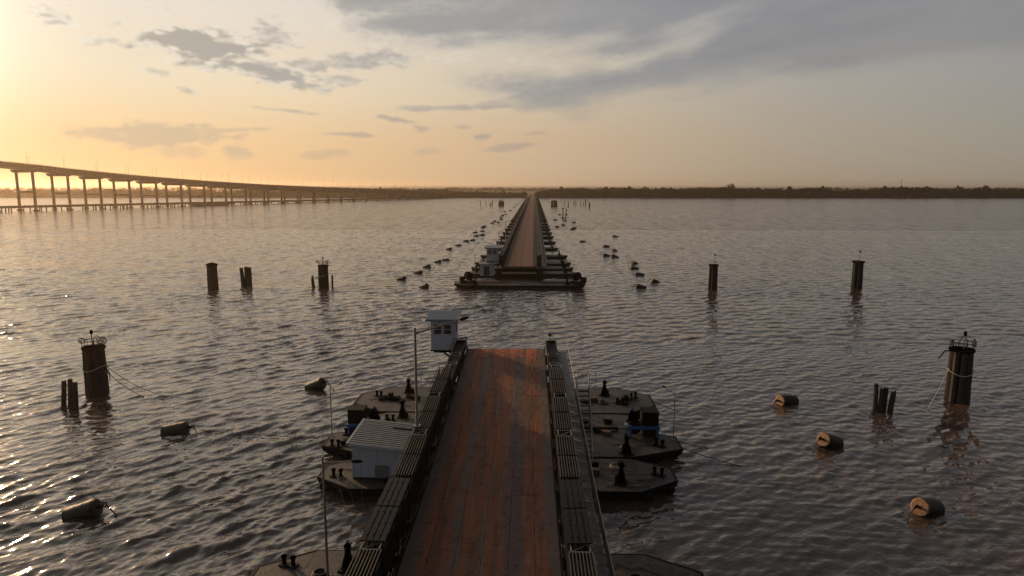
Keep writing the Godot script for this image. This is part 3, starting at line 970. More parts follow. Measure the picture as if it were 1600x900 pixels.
			part(t, "tan_sack", tarp, M.cap, Vector3(6.9, 1.0, -4.6), Basis(Vector3.UP, 0.5).scaled(Vector3(1.0, 1, 0.6)))
		if i == 3:
			var fr := MB.new()
			for q in [[-1.1, 0.0, 1.0, 0.4], [-1.0, 0.5, 0.9, -0.5], [-0.7, -0.5, 1.0, -0.1]]:
				fr.bar(Vector3(q[0], 0.12, q[1]), Vector3(q[2], 0.12, q[3]), 0.14, 0.2)
			fr.box(Vector3(0.1, 0.35, 0.1), Vector3(0.5, 0.6, 0.45), Basis(Vector3.UP, 0.4))
			part(t, "chain_stopper", fr, M.black_iron, Vector3(-11.0, 1.0, 0.2))
			part(t, "chain_stopper", fr, M.black_iron, Vector3(11.4, 1.0, 0.5), Basis(Vector3.UP, 1.2))
			chain_part(t, "mooring_chain", Vector3(13.9, 0.95, -0.6), Vector3(19.5, 0.05, 3.0), 0.3, 0.035, M.chain)
			for q in [[-8.5, -3.2], [9.0, -3.3]]:
				var tp := MB.new()
				tp.tube(Vector3(q[0], 1.0, q[1]), Vector3(q[0], 2.6, q[1]), 0.025, 0.02, 5)
				tp.lathe([Vector2(0.05, 2.6), Vector2(0.07, 2.7), Vector2(0.0, 2.78)], 6, Vector3(q[0], 0, q[1]))
				part(t, "marker_post", tp, M.pole)

# ------------------------------------------------------------------ things on the near bridge
func winch(label: String, at: Vector3, turn: float) -> void:
	var t := thing("anchor_winch", label, "winch", at, turn, "blue winches on the long pontoon")
	var f := MB.new()
	for z in [-0.8, 0.8]:
		f.box(Vector3(0, 0.78, z), Vector3(2.6, 0.22, 0.2))
		f.box(Vector3(-1.1, 0.34, z), Vector3(0.2, 0.68, 0.2)); f.box(Vector3(1.1, 0.34, z), Vector3(0.2, 0.68, 0.2))
	f.box(Vector3(-1.2, 0.78, 0), Vector3(0.2, 0.2, 1.42)); f.box(Vector3(1.2, 0.78, 0), Vector3(0.2, 0.2, 1.42))
	part(t, "frame", f, M.blue_paint)
	var g := MB.new()
	for z in [-0.62, 0.62]:
		g.loft([[0.0, [Vector2(-0.55, -0.06), Vector2(0.5, -0.06), Vector2(0.5, 0.06), Vector2(-0.55, 0.06)]], [1.0, [Vector2(-0.35, -0.06), Vector2(0.1, -0.06), Vector2(0.1, 0.06), Vector2(-0.35, 0.06)]], [1.25, [Vector2(-0.16, -0.05), Vector2(-0.06, -0.05), Vector2(-0.06, 0.05), Vector2(-0.16, 0.05)]]])
	part(t, "gear_cheek", g, M.blue_paint, Vector3(-0.75, 0.89, 0))
	var d := MB.new()
	d.tube(Vector3(0, 0, -0.55), Vector3(0, 0, 0.55), 0.36, 0.36, 14)
	for z in [-0.56, 0.5]:
		d.tube(Vector3(0, 0, z), Vector3(0, 0, z + 0.06), 0.58, 0.58, 16)
	part(t, "rope_drum", d, M.black_iron, Vector3(-0.75, 0.72, 0))
	var k := MB.new()
	k.box(Vector3(0, 0.55, 0), Vector3(1.3, 1.1, 1.35))
	k.box(Vector3(0, 1.13, 0), Vector3(1.36, 0.06, 1.42))
	for q in 4:
		k.box(Vector3(-0.45 + q * 0.3, 0.55, 0.69), Vector3(0.05, 0.8, 0.03))
	part(t, "engine_box", k, M.black_iron, Vector3(0.55, 0.9, 0))
	var c := MB.new()
	c.box(Vector3(0.55, 0.35, 0), Vector3(1.1, 0.7, 1.1))
	part(t, "fuel_tank", c, M.dark)
	var s := MB.new()
	s.bar(Vector3(-1.55, 0.1, 0.7), Vector3(-1.2, 0.86, 0.82), 0.16, 0.08)
	s.box(Vector3(-1.25, 0.93, 0.4), Vector3(0.5, 0.06, 0.7))
	part(t, "guard_bracket", s, M.pale_blue)

func lamp_post(label: String, at: Vector3, h: float, arm: Vector3, r: float, group: String, head := 0.5) -> Node3D:
	var t := thing("lamp_post", label, "lamp post", at, 0.0, group)
	var p := MB.new()
	p.tube(Vector3.ZERO, Vector3(0, h, 0), r, r * 0.8, 8)
	p.box(Vector3(0, 0.02, 0), Vector3(r * 5, 0.04, r * 5))
	part(t, "pole", p, M.pole)
	var a := MB.new()
	a.tube(Vector3(0, h - 0.5 * r - 0.3, 0), Vector3(0, h - 0.3, 0) + arm, r * 0.7, r * 0.5, 7)
	a.tube(Vector3(0, h - 0.42, 0), Vector3(0, h - 0.42 + 0.01, 0), r * 1.2, r * 1.2, 8)
	part(t, "arm", a, M.pole)
	var d := arm.normalized()
	var l := MB.new()
	var e := Vector3(0, h - 0.3, 0) + arm
	l.tube(e - d * 0.05, e + d * head * 0.5, r * 0.9, head * 0.22, 8)
	l.tube(e + d * head * 0.5, e + d * head, head * 0.22, head * 0.1, 8)
	part(t, "lamp_head", l, M.black_iron)
	return t

func hut() -> void:
	var t := thing("equipment_hut", "white metal hut with a ribbed sloping roof on the left pontoon", "hut", Vector3(-12.15, 0.92, -44.55))
	var w := 4.3
	var d := 4.4
	var hl := 2.45
	var hr := 2.0
	var f := MB.new()
	f.box(Vector3(w * 0.5, -0.05, -d * 0.5), Vector3(w + 0.05, 0.14, d + 0.05))
	part(t, "floor_frame", f, M.black_iron)
	# front wall of panels, each its own sheet
	var xs := [0.0, 0.5, 1.72, 3.0, 4.3]
	for i in 4:
		for z in [0.0, -d]:
			var m := MB.new()
			var a: float = xs[i] + 0.012
			var b: float = xs[i + 1] - 0.012
			m.loft([[0.02, [Vector2(a, -0.03), Vector2(b, -0.03), Vector2(b, 0.03), Vector2(a, 0.03)]], [hr, [Vector2(a, -0.03), Vector2(b, -0.03), Vector2(b, 0.03), Vector2(a, 0.03)]]])
			var ya := lerpf(hl, hr, a / w)
			var yb := lerpf(hl, hr, b / w)
			if yb > hr + 0.02:
				for zz in [-0.03, 0.03]:
					m.quad(Vector3(a, hr, zz), Vector3(b, hr, zz), Vector3(b, yb, zz), Vector3(a, ya, zz), Vector3(0, 0, zz))
			part(t, "wall_panel", m, M.hut_wall, Vector3(0, 0, z))
	for x in [0.0, w]:
		for i in 3:
			var m := MB.new()
			var h := hl if x == 0.0 else hr
			m.box(Vector3(x, h * 0.5, -0.05 - (i + 0.5) * (d - 0.1) / 3.0), Vector3(0.05, h - 0.03, (d - 0.1) / 3.0 - 0.02))
			part(t, "wall_panel", m, M.hut_wall)
	var back := MB.new()
	back.box(Vector3(w * 0.5, 1.0, -0.09), Vector3(w - 0.2, 1.9, 0.04))
	part(t, "wall_backing", back, M.dark)
	var v := MB.new()
	v.box(Vector3(2.0, 0.45, 0.05), Vector3(0.95, 0.86, 0.03))
	for q in [[1.55, 0.45, 0.06, 0.9], [2.45, 0.45, 0.06, 0.9], [2.0, 0.88, 0.96, 0.06], [2.0, 0.03, 0.96, 0.06]]:
		v.box(Vector3(q[0], q[1], 0.075), Vector3(q[2], q[3], 0.05))
	var vent := part(t, "vent", v, M.roof_metal)
	for q in 9:
		var s := MB.new()
		s.box(Vector3(2.0, 0.1 + q * 0.086, 0.085), Vector3(0.84, 0.02, 0.06), Basis(Vector3.RIGHT, 0.6))
		part(vent, "slat", s, M.roof_metal)
	# roof falling to the right, ribs along the fall
	var ang := atan((hl - hr) / w)
	var rb := Basis(Vector3.BACK, -ang)
	var rl := w + 0.75
	var r := MB.new()
	r.box(Vector3(rl * 0.5 - 0.3, 0.05, -d * 0.5), Vector3(rl, 0.05, d + 0.5))
	var roof := part(t, "roof", r, M.roof_gap, Vector3(0, hl, 0), rb)
	for q in 14:
		var m := MB.new()
		m.box(Vector3(rl * 0.5 - 0.3, 0.105, 0.1 - q * (d + 0.2) / 13.0), Vector3(rl, 0.06, 0.2))
		part(roof, "roof_rib", m, M.roof_metal)
	for fz in [0.29, -d - 0.29]:
		var fa := MB.new()
		fa.box(Vector3(rl * 0.5 - 0.3, 0.02, fz), Vector3(rl + 0.06, 0.2, 0.06))
		part(t, "fascia", fa, M.hut_trim, Vector3(0, hl, 0), rb)
	var fb := MB.new()
	fb.box(Vector3(-0.33, 0.03, -d * 0.5), Vector3(0.14, 0.22, d + 0.64))
	part(t, "barge_board", fb, M.hut_trim, Vector3(0, hl, 0), rb)
	var plank := MB.new()
	plank.box(Vector3(3.0, 0.16, -d + 1.0), Vector3(1.7, 0.05, 0.16))
	part(t, "loose_board", plank, M.black_iron, Vector3(0, hl, 0), rb)
	for q in [[-0.02, 0.02], [w + 0.02, 0.02]]:
		var ct := MB.new()
		ct.box(Vector3(q[0], hr * 0.5, q[1]), Vector3(0.07, hr - 0.02, 0.07))
		part(t, "corner_trim", ct, M.hut_trim)

func cabin_parts(t: Node3D, w: float, d: float, h: float, detail: bool) -> void:
	var fl := MB.new()
	fl.box(Vector3(w * 0.5, -0.06, -d * 0.5), Vector3(w + 0.1, 0.12, d + 0.1))
	part(t, "floor", fl, M.black_iron)
	# front wall with two window openings
	var wx := [0.28, 1.02, 1.2, 1.94]
	var wy0 := h * 0.5
	var wy1 := h * 0.5 + 0.95
	var fw := MB.new()
	fw.box(Vector3(w * 0.5, wy0 * 0.5, -0.03), Vector3(w, wy0, 0.06))
	fw.box(Vector3(w * 0.5, (wy1 + h) * 0.5, -0.03), Vector3(w, h - wy1, 0.06))
	for q in [[0.0, wx[0]], [wx[1], wx[2]], [wx[3], w]]:
		fw.box(Vector3((q[0] + q[1]) * 0.5, (wy0 + wy1) * 0.5, -0.03), Vector3(q[1] - q[0], wy1 - wy0, 0.06))
	part(t, "front_wall", fw, M.hut_wall)
	var sw := MB.new()
	sw.box(Vector3(0.03, h * 0.5, -d * 0.5), Vector3(0.06, h, d - 0.13))
	sw.box(Vector3(w * 0.5, h * 0.5, -d + 0.03), Vector3(w, h, 0.06))
	part(t, "wall", sw, M.hut_wall)
	var rw := MB.new()
	rw.box(Vector3(w - 0.03, h * 0.25, -d * 0.5), Vector3(0.06, h * 0.5, d - 0.13))
	rw.box(Vector3(w - 0.03, h * 0.93, -d * 0.5), Vector3(0.06, h * 0.14, d - 0.13))
	rw.box(Vector3(w - 0.03, h * 0.68, -d + 0.3), Vector3(0.06, h * 0.36, 0.46)); rw.box(Vector3(w - 0.03, h * 0.68, -0.3), Vector3(0.06, h * 0.36, 0.46))
	part(t, "side_wall", rw, M.hut_wall)
	var inner := MB.new()
	inner.box(Vector3(w * 0.5, 0.5, -d + 0.45), Vector3(w - 0.3, 0.9, 0.5))
	part(t, "control_desk", inner, M.dark)
	for q in 2:
		var a: float = wx[q * 2]
		var b: float = wx[q * 2 + 1]
		var fr := MB.new()
		for e in [[a, (wy0 + wy1) * 0.5, 0.07, wy1 - wy0 + 0.14], [b, (wy0 + wy1) * 0.5, 0.07, wy1 - wy0 + 0.14]]:
			fr.box(Vector3(e[0], e[1], 0.005), Vector3(e[2], e[3], 0.09))
		for y in [wy0, wy1]:
			fr.box(Vector3((a + b) * 0.5, y, 0.004), Vector3(b - a - 0.07, 0.08, 0.085))
		fr.box(Vector3((a + b) * 0.5, (wy0 + wy1) * 0.5, 0.0), Vector3(b - a - 0.07, 0.05, 0.06))
		var win := part(t, "window", fr, M.hut_trim)
		for k in 2:
			var gl := MB.new()
			gl.box(Vector3((a + b) * 0.5, wy0 + (k + 0.5) * (wy1 - wy0) * 0.5, -0.03), Vector3(b - a - 0.06, (wy1 - wy0) * 0.5 - 0.06, 0.012))
			part(win, "pane", gl, M.glass)
	# roof sloping towards the front
	var rb := Basis(Vector3.RIGHT, 0.10)
	var r := MB.new()
	r.box(Vector3(w * 0.5 - 0.05, 0.0, -(d + 0.5) * 0.5 + 0.35), Vector3(w + 0.75, 0.06, d + 0.9))
	r.box(Vector3(w * 0.5 - 0.05, -0.09, 0.52), Vector3(w + 0.78, 0.16, 0.05))
	var roof := part(t, "roof", r, M.roof_blue, Vector3(0, h + 0.04, 0), rb)
	if detail:
		for q in 16:
			var m := MB.new()
			m.box(Vector3(-0.35 + q * (w + 0.6) / 15.0, 0.045, -(d + 0.5) * 0.5 + 0.35), Vector3(0.07, 0.035, d + 0.88))
			part(roof, "roof_rib", m, M.roof_blue)
	for q in [[w - 0.28, 0.02, 0.07], [w + 0.02, 0.0, 0.09]]:
		var ct := MB.new()
		ct.box(Vector3(q[0], h * 0.5, q[1]), Vector3(q[2], h, q[2]))
		part(t, "corner_trim", ct, M.hut_trim)

func cabin() -> void:
	var t := thing("control_cabin", "small pale blue control cabin hung beside the end of the left truss", "cabin", Vector3(-9.15, 5.75, -62.1))
	cabin_parts(t, 2.3, 2.2, 3.0, true)
	var br := MB.new()
	br.bar(Vector3(1.0, -0.15, -0.4), Vector3(2.75, -1.7, -0.4), 0.14, 0.14)
	br.bar(Vector3(1.0, -0.15, -1.8), Vector3(2.75, -1.7, -1.8), 0.14, 0.14)
	br.bar(Vector3(2.6, -0.15, -0.4), Vector3(2.6, -1.9, 2.8), 0.12, 0.12)
	br.box(Vector3(1.6, -0.22, -0.4), Vector3(2.8, 0.16, 0.16)); br.box(Vector3(1.6, -0.22, -1.8), Vector3(2.8, 0.16, 0.16))
	part(t, "brace", br, M.black_iron)
	var g := MB.new()
	for q in [[Vector3(1.75, 0, 0.4), Vector3(2.2, 1.15, 0.35)], [Vector3(2.2, 1.15, 0.35), Vector3(3.35, 1.15, -0.4)], [Vector3(3.35, 1.15, -0.4), Vector3(3.35, 0.1, -0.4)], [Vector3(2.2, 0.6, 0.35), Vector3(3.35, 0.6, -0.4)], [Vector3(2.75, 1.15, 0.0), Vector3(2.75, 0.1, 0.0)]]:
		g.tube(q[0], q[1], 0.03, 0.03, 6)
	part(t, "guard_rail", g, M.black_iron)

func stair() -> void:
	var t := thing("steel_stair", "steep steel stair with pale handrails from the right walkway down to a pontoon", "stair", Vector3(3.75, 0.8, -47.4))
	var dz := -4.0
	var top := deck_y(51.4) - 0.8
	var n := 15
	for i in n:
		var m := MB.new()
		var f := (i + 0.5) / n
		m.box(Vector3(0.5, f * top, dz * f), Vector3(0.86, 0.04, 0.26))
		part(t, "step", m, M.cover)
	var s := MB.new()
	for x in [0.04, 0.96]:
		s.bar(Vector3(x, 0.0, 0.0), Vector3(x, top, dz), 0.05, 0.22)
	part(t, "stringer", s, M.cover)
	for x in [0.03, 0.97]:
		var h := MB.new()
		h.path([Vector3(x, 0.0, 0.15), Vector3(x, 1.05, 0.15), Vector3(x, top + 1.0, dz), Vector3(x, top + 1.0, dz - 0.5)], 0.05, 6)
		for f in [0.35, 0.7, 1.0]:
			h.tube(Vector3(x, top * f, dz * f), Vector3(x, top * f + 1.0, dz * f), 0.028, 0.028, 6)
		part(t, "handrail", h, M.rail)
	var e := MB.new()
	e.path([Vector3(0.03, top + 1.0, dz - 0.5), Vector3(0.12, top + 1.12, dz - 0.55), Vector3(0.88, top + 1.12, dz - 0.55), Vector3(0.97, top + 1.0, dz - 0.5)], 0.03, 6)
	e.box(Vector3(0.3, top - 0.04, dz - 0.4), Vector3(1.4, 0.06, 0.9))
	part(t, "landing", e, M.rail)
	var c := MB.new()
	c.tube(Vector3(0.95, 1.1, 0.1), Vector3(0.05, 1.1, 0.1), 0.03, 0.03, 6)
	c.tube(Vector3(0.97, 1.05, 0.15), Vector3(0.97, 1.9, -0.5), 0.03, 0.03, 6)
	part(t, "gate_bar", c, M.rail)

func gull() -> void:
	var t := thing("navigation_light", "small white lamp on a short stalk at the end of the right truss", "lamp", Vector3(2.0, deck_y(62.0) + 0.80, -62.05))
	var p := MB.new()
	p.tube(Vector3.ZERO, Vector3(0, 0.45, 0), 0.03, 0.025, 6)
	part(t, "stalk", p, M.black_iron)
	var l := MB.new()
	l.lathe([Vector2(0.03, 0.43), Vector2(0.16, 0.45), Vector2(0.16, 0.58), Vector2(0.05, 0.74), Vector2(0.0, 0.75)], 10)
	part(t, "lens_cap", l, M.white)

# ------------------------------------------------------------------ timber in the river
func pile_mesh(r: float, h: float, jag: float, lean: Vector2, seed_: int, material: Material) -> ArrayMesh:
	var rg := RandomNumberGenerator.new()
	rg.seed = seed_
	var m := MB.new()
	var k := 10
	var rows := [-1.2, 0.0, h * 0.3, h * 0.62, h]
	var ring := []
	var wob := []
	for i in k:
		wob.append(rg.randf_range(0.86, 1.12))
	for j in rows.size():
		var c := []
		for i in k:
			var a := TAU * i / k
			var rr: float = r * (1.08 - 0.16 * j / 4.0) * wob[i] * rg.randf_range(0.95, 1.05)
			var y: float = rows[j] - (rg.randf() * jag if j == 4 else 0.0)
			c.append(Vector3(cos(a) * rr + lean.x * y, y, sin(a) * rr + lean.y * y))
		ring.append(c)
	for j in rows.size() - 1:
		for i in k:
			var i2 := (i + 1) % k
			var a := TAU * (i + 0.5) / k
			m.quad(ring[j][i], ring[j][i2], ring[j + 1][i2], ring[j + 1][i], Vector3(cos(a), 0, sin(a)))
	var top := Vector3(lean.x * h, h - jag * 0.55, lean.y * h)
	for i in k:
		m.tri(top, ring[4][i], ring[4][(i + 1) % k], Vector3.UP)
	return m.mesh(material)

func dolphin(label: String, at: Vector3, r: float, h: float, n: int, style: String) -> Node3D:
	var t := thing("mooring_dolphin", label, "mooring dolphin", at, 0.0, "clustered timber piles standing in the river")
	var rg := RandomNumberGenerator.new()
	rg.seed = int(absf(at.x) * 7.0) + 3
	var pr := r * 0.29
	for i in n:
		var a := TAU * i / n + rg.randf_range(-0.08, 0.08)
		var o := Vector3(cos(a), 0, sin(a)) * (r - pr)
		put(t, "pile", pile_mesh(pr * rg.randf_range(0.92, 1.06), h - 0.12 - rg.randf() * 0.12, 0.05, Vector2(-o.x, -o.z).normalized() * 0.012, rg.randi(), M.timber if rg.randf() < (0.6 if at.x > 0.0 else 0.25) else M.timber_dark), o)
	put(t, "pile", pile_mesh(r * 0.52, h - 0.2, 0.02, Vector2.ZERO, rg.randi(), M.timber_dark))
	if style == "bare":
		return t
	var c := MB.new()
	c.lathe([Vector2(r * 1.0, h - 0.5 if style == "capped" else h - 0.28), Vector2(r * 1.04, h - 0.2), Vector2(r * 1.0, h - 0.04), Vector2(r * 0.3, h + (0.22 if style == "capped" else 0.0)), Vector2(0, h + (0.26 if style == "capped" else 0.0))], 20)
	part(t, "cap", c, M.cap)
	if style == "capped":
		return t
	if style == "white":
		var w := MB.new()
		w.lathe([Vector2(r * 1.06, h - 0.3), Vector2(r * 1.07, h), Vector2(r * 0.9, h + 0.02)], 20)
		part(t, "white_band", w, M.white)
		var l := MB.new()
		l.tube(Vector3(0.2, h, 0), Vector3(0.2, h + 1.9, 0), 0.035, 0.03, 6)
		l.lathe([Vector2(0.05, h + 1.75), Vector2(0.16, h + 1.8), Vector2(0.16, h + 2.1), Vector2(0.0, h + 2.2)], 8, Vector3(0.2, 0, 0))
		part(t, "light_mast", l, M.black_iron)
		return t
	var rp := MB.new()
	var pts := []
	for i in 25:
		var a := TAU * i / 24.0
		pts.append(Vector3(cos(a) * r * 1.05, h * 0.56 + 0.22 * sin(a * 2.0 + 1.0), sin(a) * r * 1.05))
	rp.path(pts, 0.04, 5)
	part(t, "rope", rp, M.rope)
	# ring rail with bent hoops, cable coils and a light on a mast
	var g := MB.new()
	g.ring(Vector3(0, h + 0.62, 0), Vector3.UP, r * 0.94, 0.03, 18)
	g.ring(Vector3(0, h + 0.3, 0), Vector3.UP, r * 0.96, 0.025, 18)
	for i in 7:
		var a := TAU * i / 7.0
		g.tube(Vector3(cos(a) * r * 0.94, h - 0.05, sin(a) * r * 0.94), Vector3(cos(a) * r * 0.94, h + 0.64, sin(a) * r * 0.94), 0.03, 0.03, 5)
	part(t, "ring_rail", g, M.black_iron)
	for q in [[-1.0, 0.35], [1.0, 0.5]]:
		var k := MB.new()
		for i in 3:
			k.ring(Vector3(q[0] * r * 0.98, h + 0.5 + i * 0.05, 0.1 * i), Vector3(0.5 + 0.2 * i, 0.2 * i, 0.8), q[1] * (0.62 + 0.1 * i), 0.03, 12)
		part(t, "cable_coil", k, M.chain)
	var arch := MB.new()
	var ap := []
	for i in 9:
		var a := PI * i / 8.0
		ap.append(Vector3(0.25 + 0.45 * cos(a), h + 0.05 + 0.95 * sin(a), -0.3))
	arch.path(ap, 0.035, 5)
	part(t, "hoop", arch, M.black_iron)
	var l := MB.new()
	l.tube(Vector3(0.05, h, 0.2), Vector3(0.05, h + 1.35, 0.2), 0.05, 0.045, 7)
	part(t, "light_mast", l, M.pole if style == "pale" else M.black_iron)
	var b := MB.new()
	b.lathe([Vector2(0.06, h + 1.25), Vector2(0.14, h + 1.32), Vector2(0.14, h + 1.62), Vector2(0.08, h + 1.72), Vector2(0.0, h + 1.74)], 10, Vector3(0.05, 0, 0.2))
	part(t, "lantern", b, M.black_iron)
	return t

func river_timber() -> void:
	var ld := dolphin("tall dark timber dolphin with a ring rail and two ropes, on the left", Vector3(-44.05, 0, -66.0), 1.06, 5.0, 7, "rail")
	chain_part(ld, "mooring_rope", Vector3(1.2, 2.6, 0.3), Vector3(5.3, 0.02, 0.9), 0.35, 0.04, M.rope)
	chain_part(ld, "mooring_rope", Vector3(1.2, 2.75, -0.1), Vector3(9.4, 0.02, 1.2), 0.75, 0.035, M.rope)
	var sp := MB.new()
	sp.bar(Vector3(1.15, 2.9, 0.2), Vector3(1.75, 2.2, 0.5), 0.12, 0.08)
	sp.bar(Vector3(1.7, 2.2, 0.5), Vector3(1.75, 1.6, 0.5), 0.06, 0.06)
	part(ld, "broken_plank", sp, M.timber_dark)
	var rd := dolphin("tall mooring dolphin of timber piles with cable coils and a pale rope, on the right", Vector3(42.4, 0, -65.8), 1.1, 5.35, 7, "pale")
	chain_part(rd, "mooring_rope", Vector3(-1.25, 3.4, 0.3), Vector3(-4.3, 0.02, 2.6), 0.15, 0.035, M.rope)
	var hk := MB.new()
	hk.path([Vector3(-1.2, 5.1, 0.2), Vector3(-1.75, 5.15, 0.2), Vector3(-2.1, 4.6, 0.2), Vector3(-2.35, 4.3, 0.2)], 0.06, 5)
	part(rd, "bent_bar", hk, M.black_iron)
	dolphin("round dark dolphin with a domed grey cap, farthest left of the middle row", Vector3(-65.4, 0, -137.6), 1.08, 5.2, 10, "capped")
	dolphin("dolphin with a rail and thin light mast between leaning stakes, left of the far bridge", Vector3(-43.0, 0, -140.0), 1.1, 4.75, 9, "rail")
	dolphin("slim dolphin with a white band round its top, to the right of the far bridge", Vector3(37.9, 0, -139.2), 0.94, 5.15, 9, "white")
	dolphin("dark dolphin with a broken white cap and thin mast, farthest right of the middle row", Vector3(68.0, 0, -140.9), 1.14, 5.75, 7, "white")
	var g := "lone timber piles standing in the river"
	var stumps := [
		[-44.75, -61.9, 0.22, 2.6, 0.05, 0.10, 0.0, "weathered pile left of the tall left dolphin, outermost of the three"],
		[-43.95, -61.7, 0.23, 2.85, 0.12, 0.07, 0.0, "tallest and middle one of the three weathered piles beside the left dolphin"],
		[-43.25, -61.4, 0.24, 2.6, 0.05, 0.06, 0.0, "weathered flat-topped pile closest to the tall left dolphin"],
		[32.75, -62.5, 0.22, 2.75, 0.8, -0.03, 0.0, "sharply splintered pile, leftmost of the four near the right dolphin"],
		[33.15, -62.4, 0.22, 2.5, 0.5, 0.03, 0.0, "splintered pile second from the left of the four near the right dolphin"],
		[33.55, -62.5, 0.22, 2.45, 0.4, 0.04, 0.0, "splintered pile third from the left of the four near the right dolphin"],
		[33.98, -62.2, 0.25, 2.2, 0.4, 0.10, 0.0, "thick leaning pile, rightmost of the four near the right dolphin"],
		[-61.0, -142.2, 0.42, 3.9, 0.2, -0.07, 0.0, "leaning pile, left one of the jagged trio in the middle row"],
		[-60.35, -142.6, 0.5, 4.1, 0.35, 0.0, 0.0, "thick jagged pile in the centre of the trio in the middle row"],
		[-59.6, -142.2, 0.45, 4.0, 0.25, 0.01, 0.0, "jagged upright pile on the right of the trio in the middle row"],
		[-45.6, -140.6, 0.16, 1.8, 0.1, -0.09, 0.0, "short leaning stake left of the railed dolphin by the far bridge"],
		[-45.0, -139.8, 0.22, 2.6, 0.2, -0.12, 0.0, "slanting stake touching the left side of the railed dolphin"],
		[-41.0, -139.4, 0.20, 2.7, 0.05, 0.0, 0.0, "upright stake just right of the railed dolphin by the far bridge"],
		[-53.5, -754.0, 0.35, 5.5, 0.2, 0.0, 0.0, "thin far pile standing alone, farthest left near the distant end of the bridge"],
		[-49.2, -780.0, 0.3, 5.0, 0.2, 0.0, 0.0, "thin far pile, second from the left near the distant end of the bridge"],
		[-41.4, -735.0, 0.5, 4.0, 0.6, 0.0, 0.0, "short thick pile of the far pair left of the brown pile cluster"],
		[-40.0, -740.0, 0.45, 6.2, 0.6, 0.05, 0.0, "taller pile of the far pair left of the brown pile cluster"],
		[39.5, -757.0, 0.35, 5.2, 0.4, 0.0, 0.0, "first far pile to the right of the grey pile cluster"],
		[40.8, -712.0, 0.55, 5.0, 0.4, 0.04, 0.0, "thick far pile beside the first one right of the grey pile cluster"],
		[49.7, -757.0, 0.4, 4.8, 0.4, 0.0, 0.0, "left pile of the far pair in the middle of the right-hand row"],
		[51.9, -757.0, 0.4, 5.0, 0.4, 0.0, 0.0, "right pile of the far pair in the middle of the right-hand row"],
		[55.0, -733.0, 0.35, 4.8, 0.4, 0.06, 0.0, "single leaning far pile between two pairs in the right-hand row"],
		[60.5, -757.0, 0.4, 4.0, 0.4, 0.0, 0.0, "shorter pile of the far pair near the right end of the row"],
		[62.6, -757.0, 0.55, 6.4, 0.4, 0.0, 0.0, "tallest far pile near the right end of the row"],
		[61.0, -690.0, 0.75, 5.0, 0.2, 0.0, 0.0, "thickest far pile at the right end of the row"],
		[23.0, -462.0, 0.35, 6.0, 0.2, 0.0, 0.0, "left one of two slim stakes among the buoys right of the far bridge"],
		[24.9, -462.0, 0.35, 6.2, 0.2, 0.05, 0.0, "right one of two slim stakes among the buoys right of the far bridge"],
	]
	for k in stumps.size():
		var s = stumps[k]
		var o := put(self, "timber_pile", pile_mesh(s[2], s[3], s[4], Vector2(s[5], s[6]), 100 + k, M.timber if k < 7 else M.timber_dark), Vector3(s[0], 0, s[1]))
		tag(o, s[7], "pile", g)
	var d1 := thing("pile_cluster", "brown cluster of old piles far off on the left of the bridge", "pile cluster", Vector3(-29.8, 0, -735.0))
	var d2 := thing("pile_cluster", "broad grey cluster of piles far off on the right of the bridge", "pile cluster", Vector3(26.2, 0, -712.0))
	for i in 9:
		put(d1, "pile", pile_mesh(0.55, 4.2 + fposmod(i * 1.7, 2.6), 0.5, Vector2(0.02 * (i % 3 - 1), 0), 300 + i, M.timber), Vector3(-2.6 + i * 0.65, 0, (i % 3) * 1.1))
	for i in 12:
		put(d2, "pile", pile_mesh(0.6, 5.0 + fposmod(i * 1.3, 1.2), 0.3, Vector2.ZERO, 330 + i, M.timber), Vector3(cos(i * TAU / 12.0) * 2.8, 0, sin(i * TAU / 12.0) * 2.2))
	var top := MB.new()
	top.lathe([Vector2(3.3, 4.9), Vector2(3.4, 5.4), Vector2(2.4, 6.3), Vector2(0, 6.6)], 14)
	part(d2, "cap", top, M.cap)

# ------------------------------------------------------------------ buoys
func buoy_proto(label: String) -> Node3D:
	var t := thing("mooring_buoy", label, "buoy", Vector3.ZERO, 0.0, "steel drum buoys that hold the bridge anchors")
	var d := MB.new()
	var ax := Basis(Vector3.BACK, 0.30)                 # the chained end (+x) rides high
	var a := ax * Vector3(-1.0, 0, 0)
	var b := ax * Vector3(1.0, 0, 0)
	var n := (b - a).normalized()
	d.tube(a, b, 0.62, 0.62, 22, false)
	d.tube(a, a - n * 0.06, 0.62, 0.50, 22, true)
	for f in [0.03, 0.36, 0.66, 0.97]:
		var c := a.lerp(b, f)
		d.tube(c - n * 0.03, c + n * 0.03, 0.645, 0.645, 22, false)
	part(t, "drum", d, M.drum, Vector3(0, 0.24, 0))
	part(t, "end_plate", end_face(b, n), M.drum, Vector3(0, 0.24, 0))
	var k := MB.new()
	k.bar(b + Vector3(0, 0.0, -0.09), b + n * 0.42 + Vector3(0, 0.02, -0.09), 0.06, 0.16)
	k.bar(b + Vector3(0, 0.0, 0.09), b + n * 0.42 + Vector3(0, 0.02, 0.09), 0.06, 0.16)
	k.tube(b + n * 0.36 + Vector3(0, 0, -0.14), b + n * 0.36 + Vector3(0, 0, 0.14), 0.05, 0.05, 8)
	k.ring(b + n * 0.52, Vector3(0, 0.3, 1).normalized(), 0.15, 0.045, 10)
	part(t, "shackle", k, M.black_iron, Vector3(0, 0.24, 0))
	var c := MB.new()
	var st := b + n * 0.62 + Vector3(0, 0.24, 0)
	var pts := []
	for i in 7:
		var f := i / 6.0
		pts.append(Vector3(st.x + f * 0.8, st.y * (1.0 - f * 1.5), sin(f * 2.0) * 0.1))
	c.path(pts, 0.045, 5)
	part(t, "chain", c, M.chain)
	return t

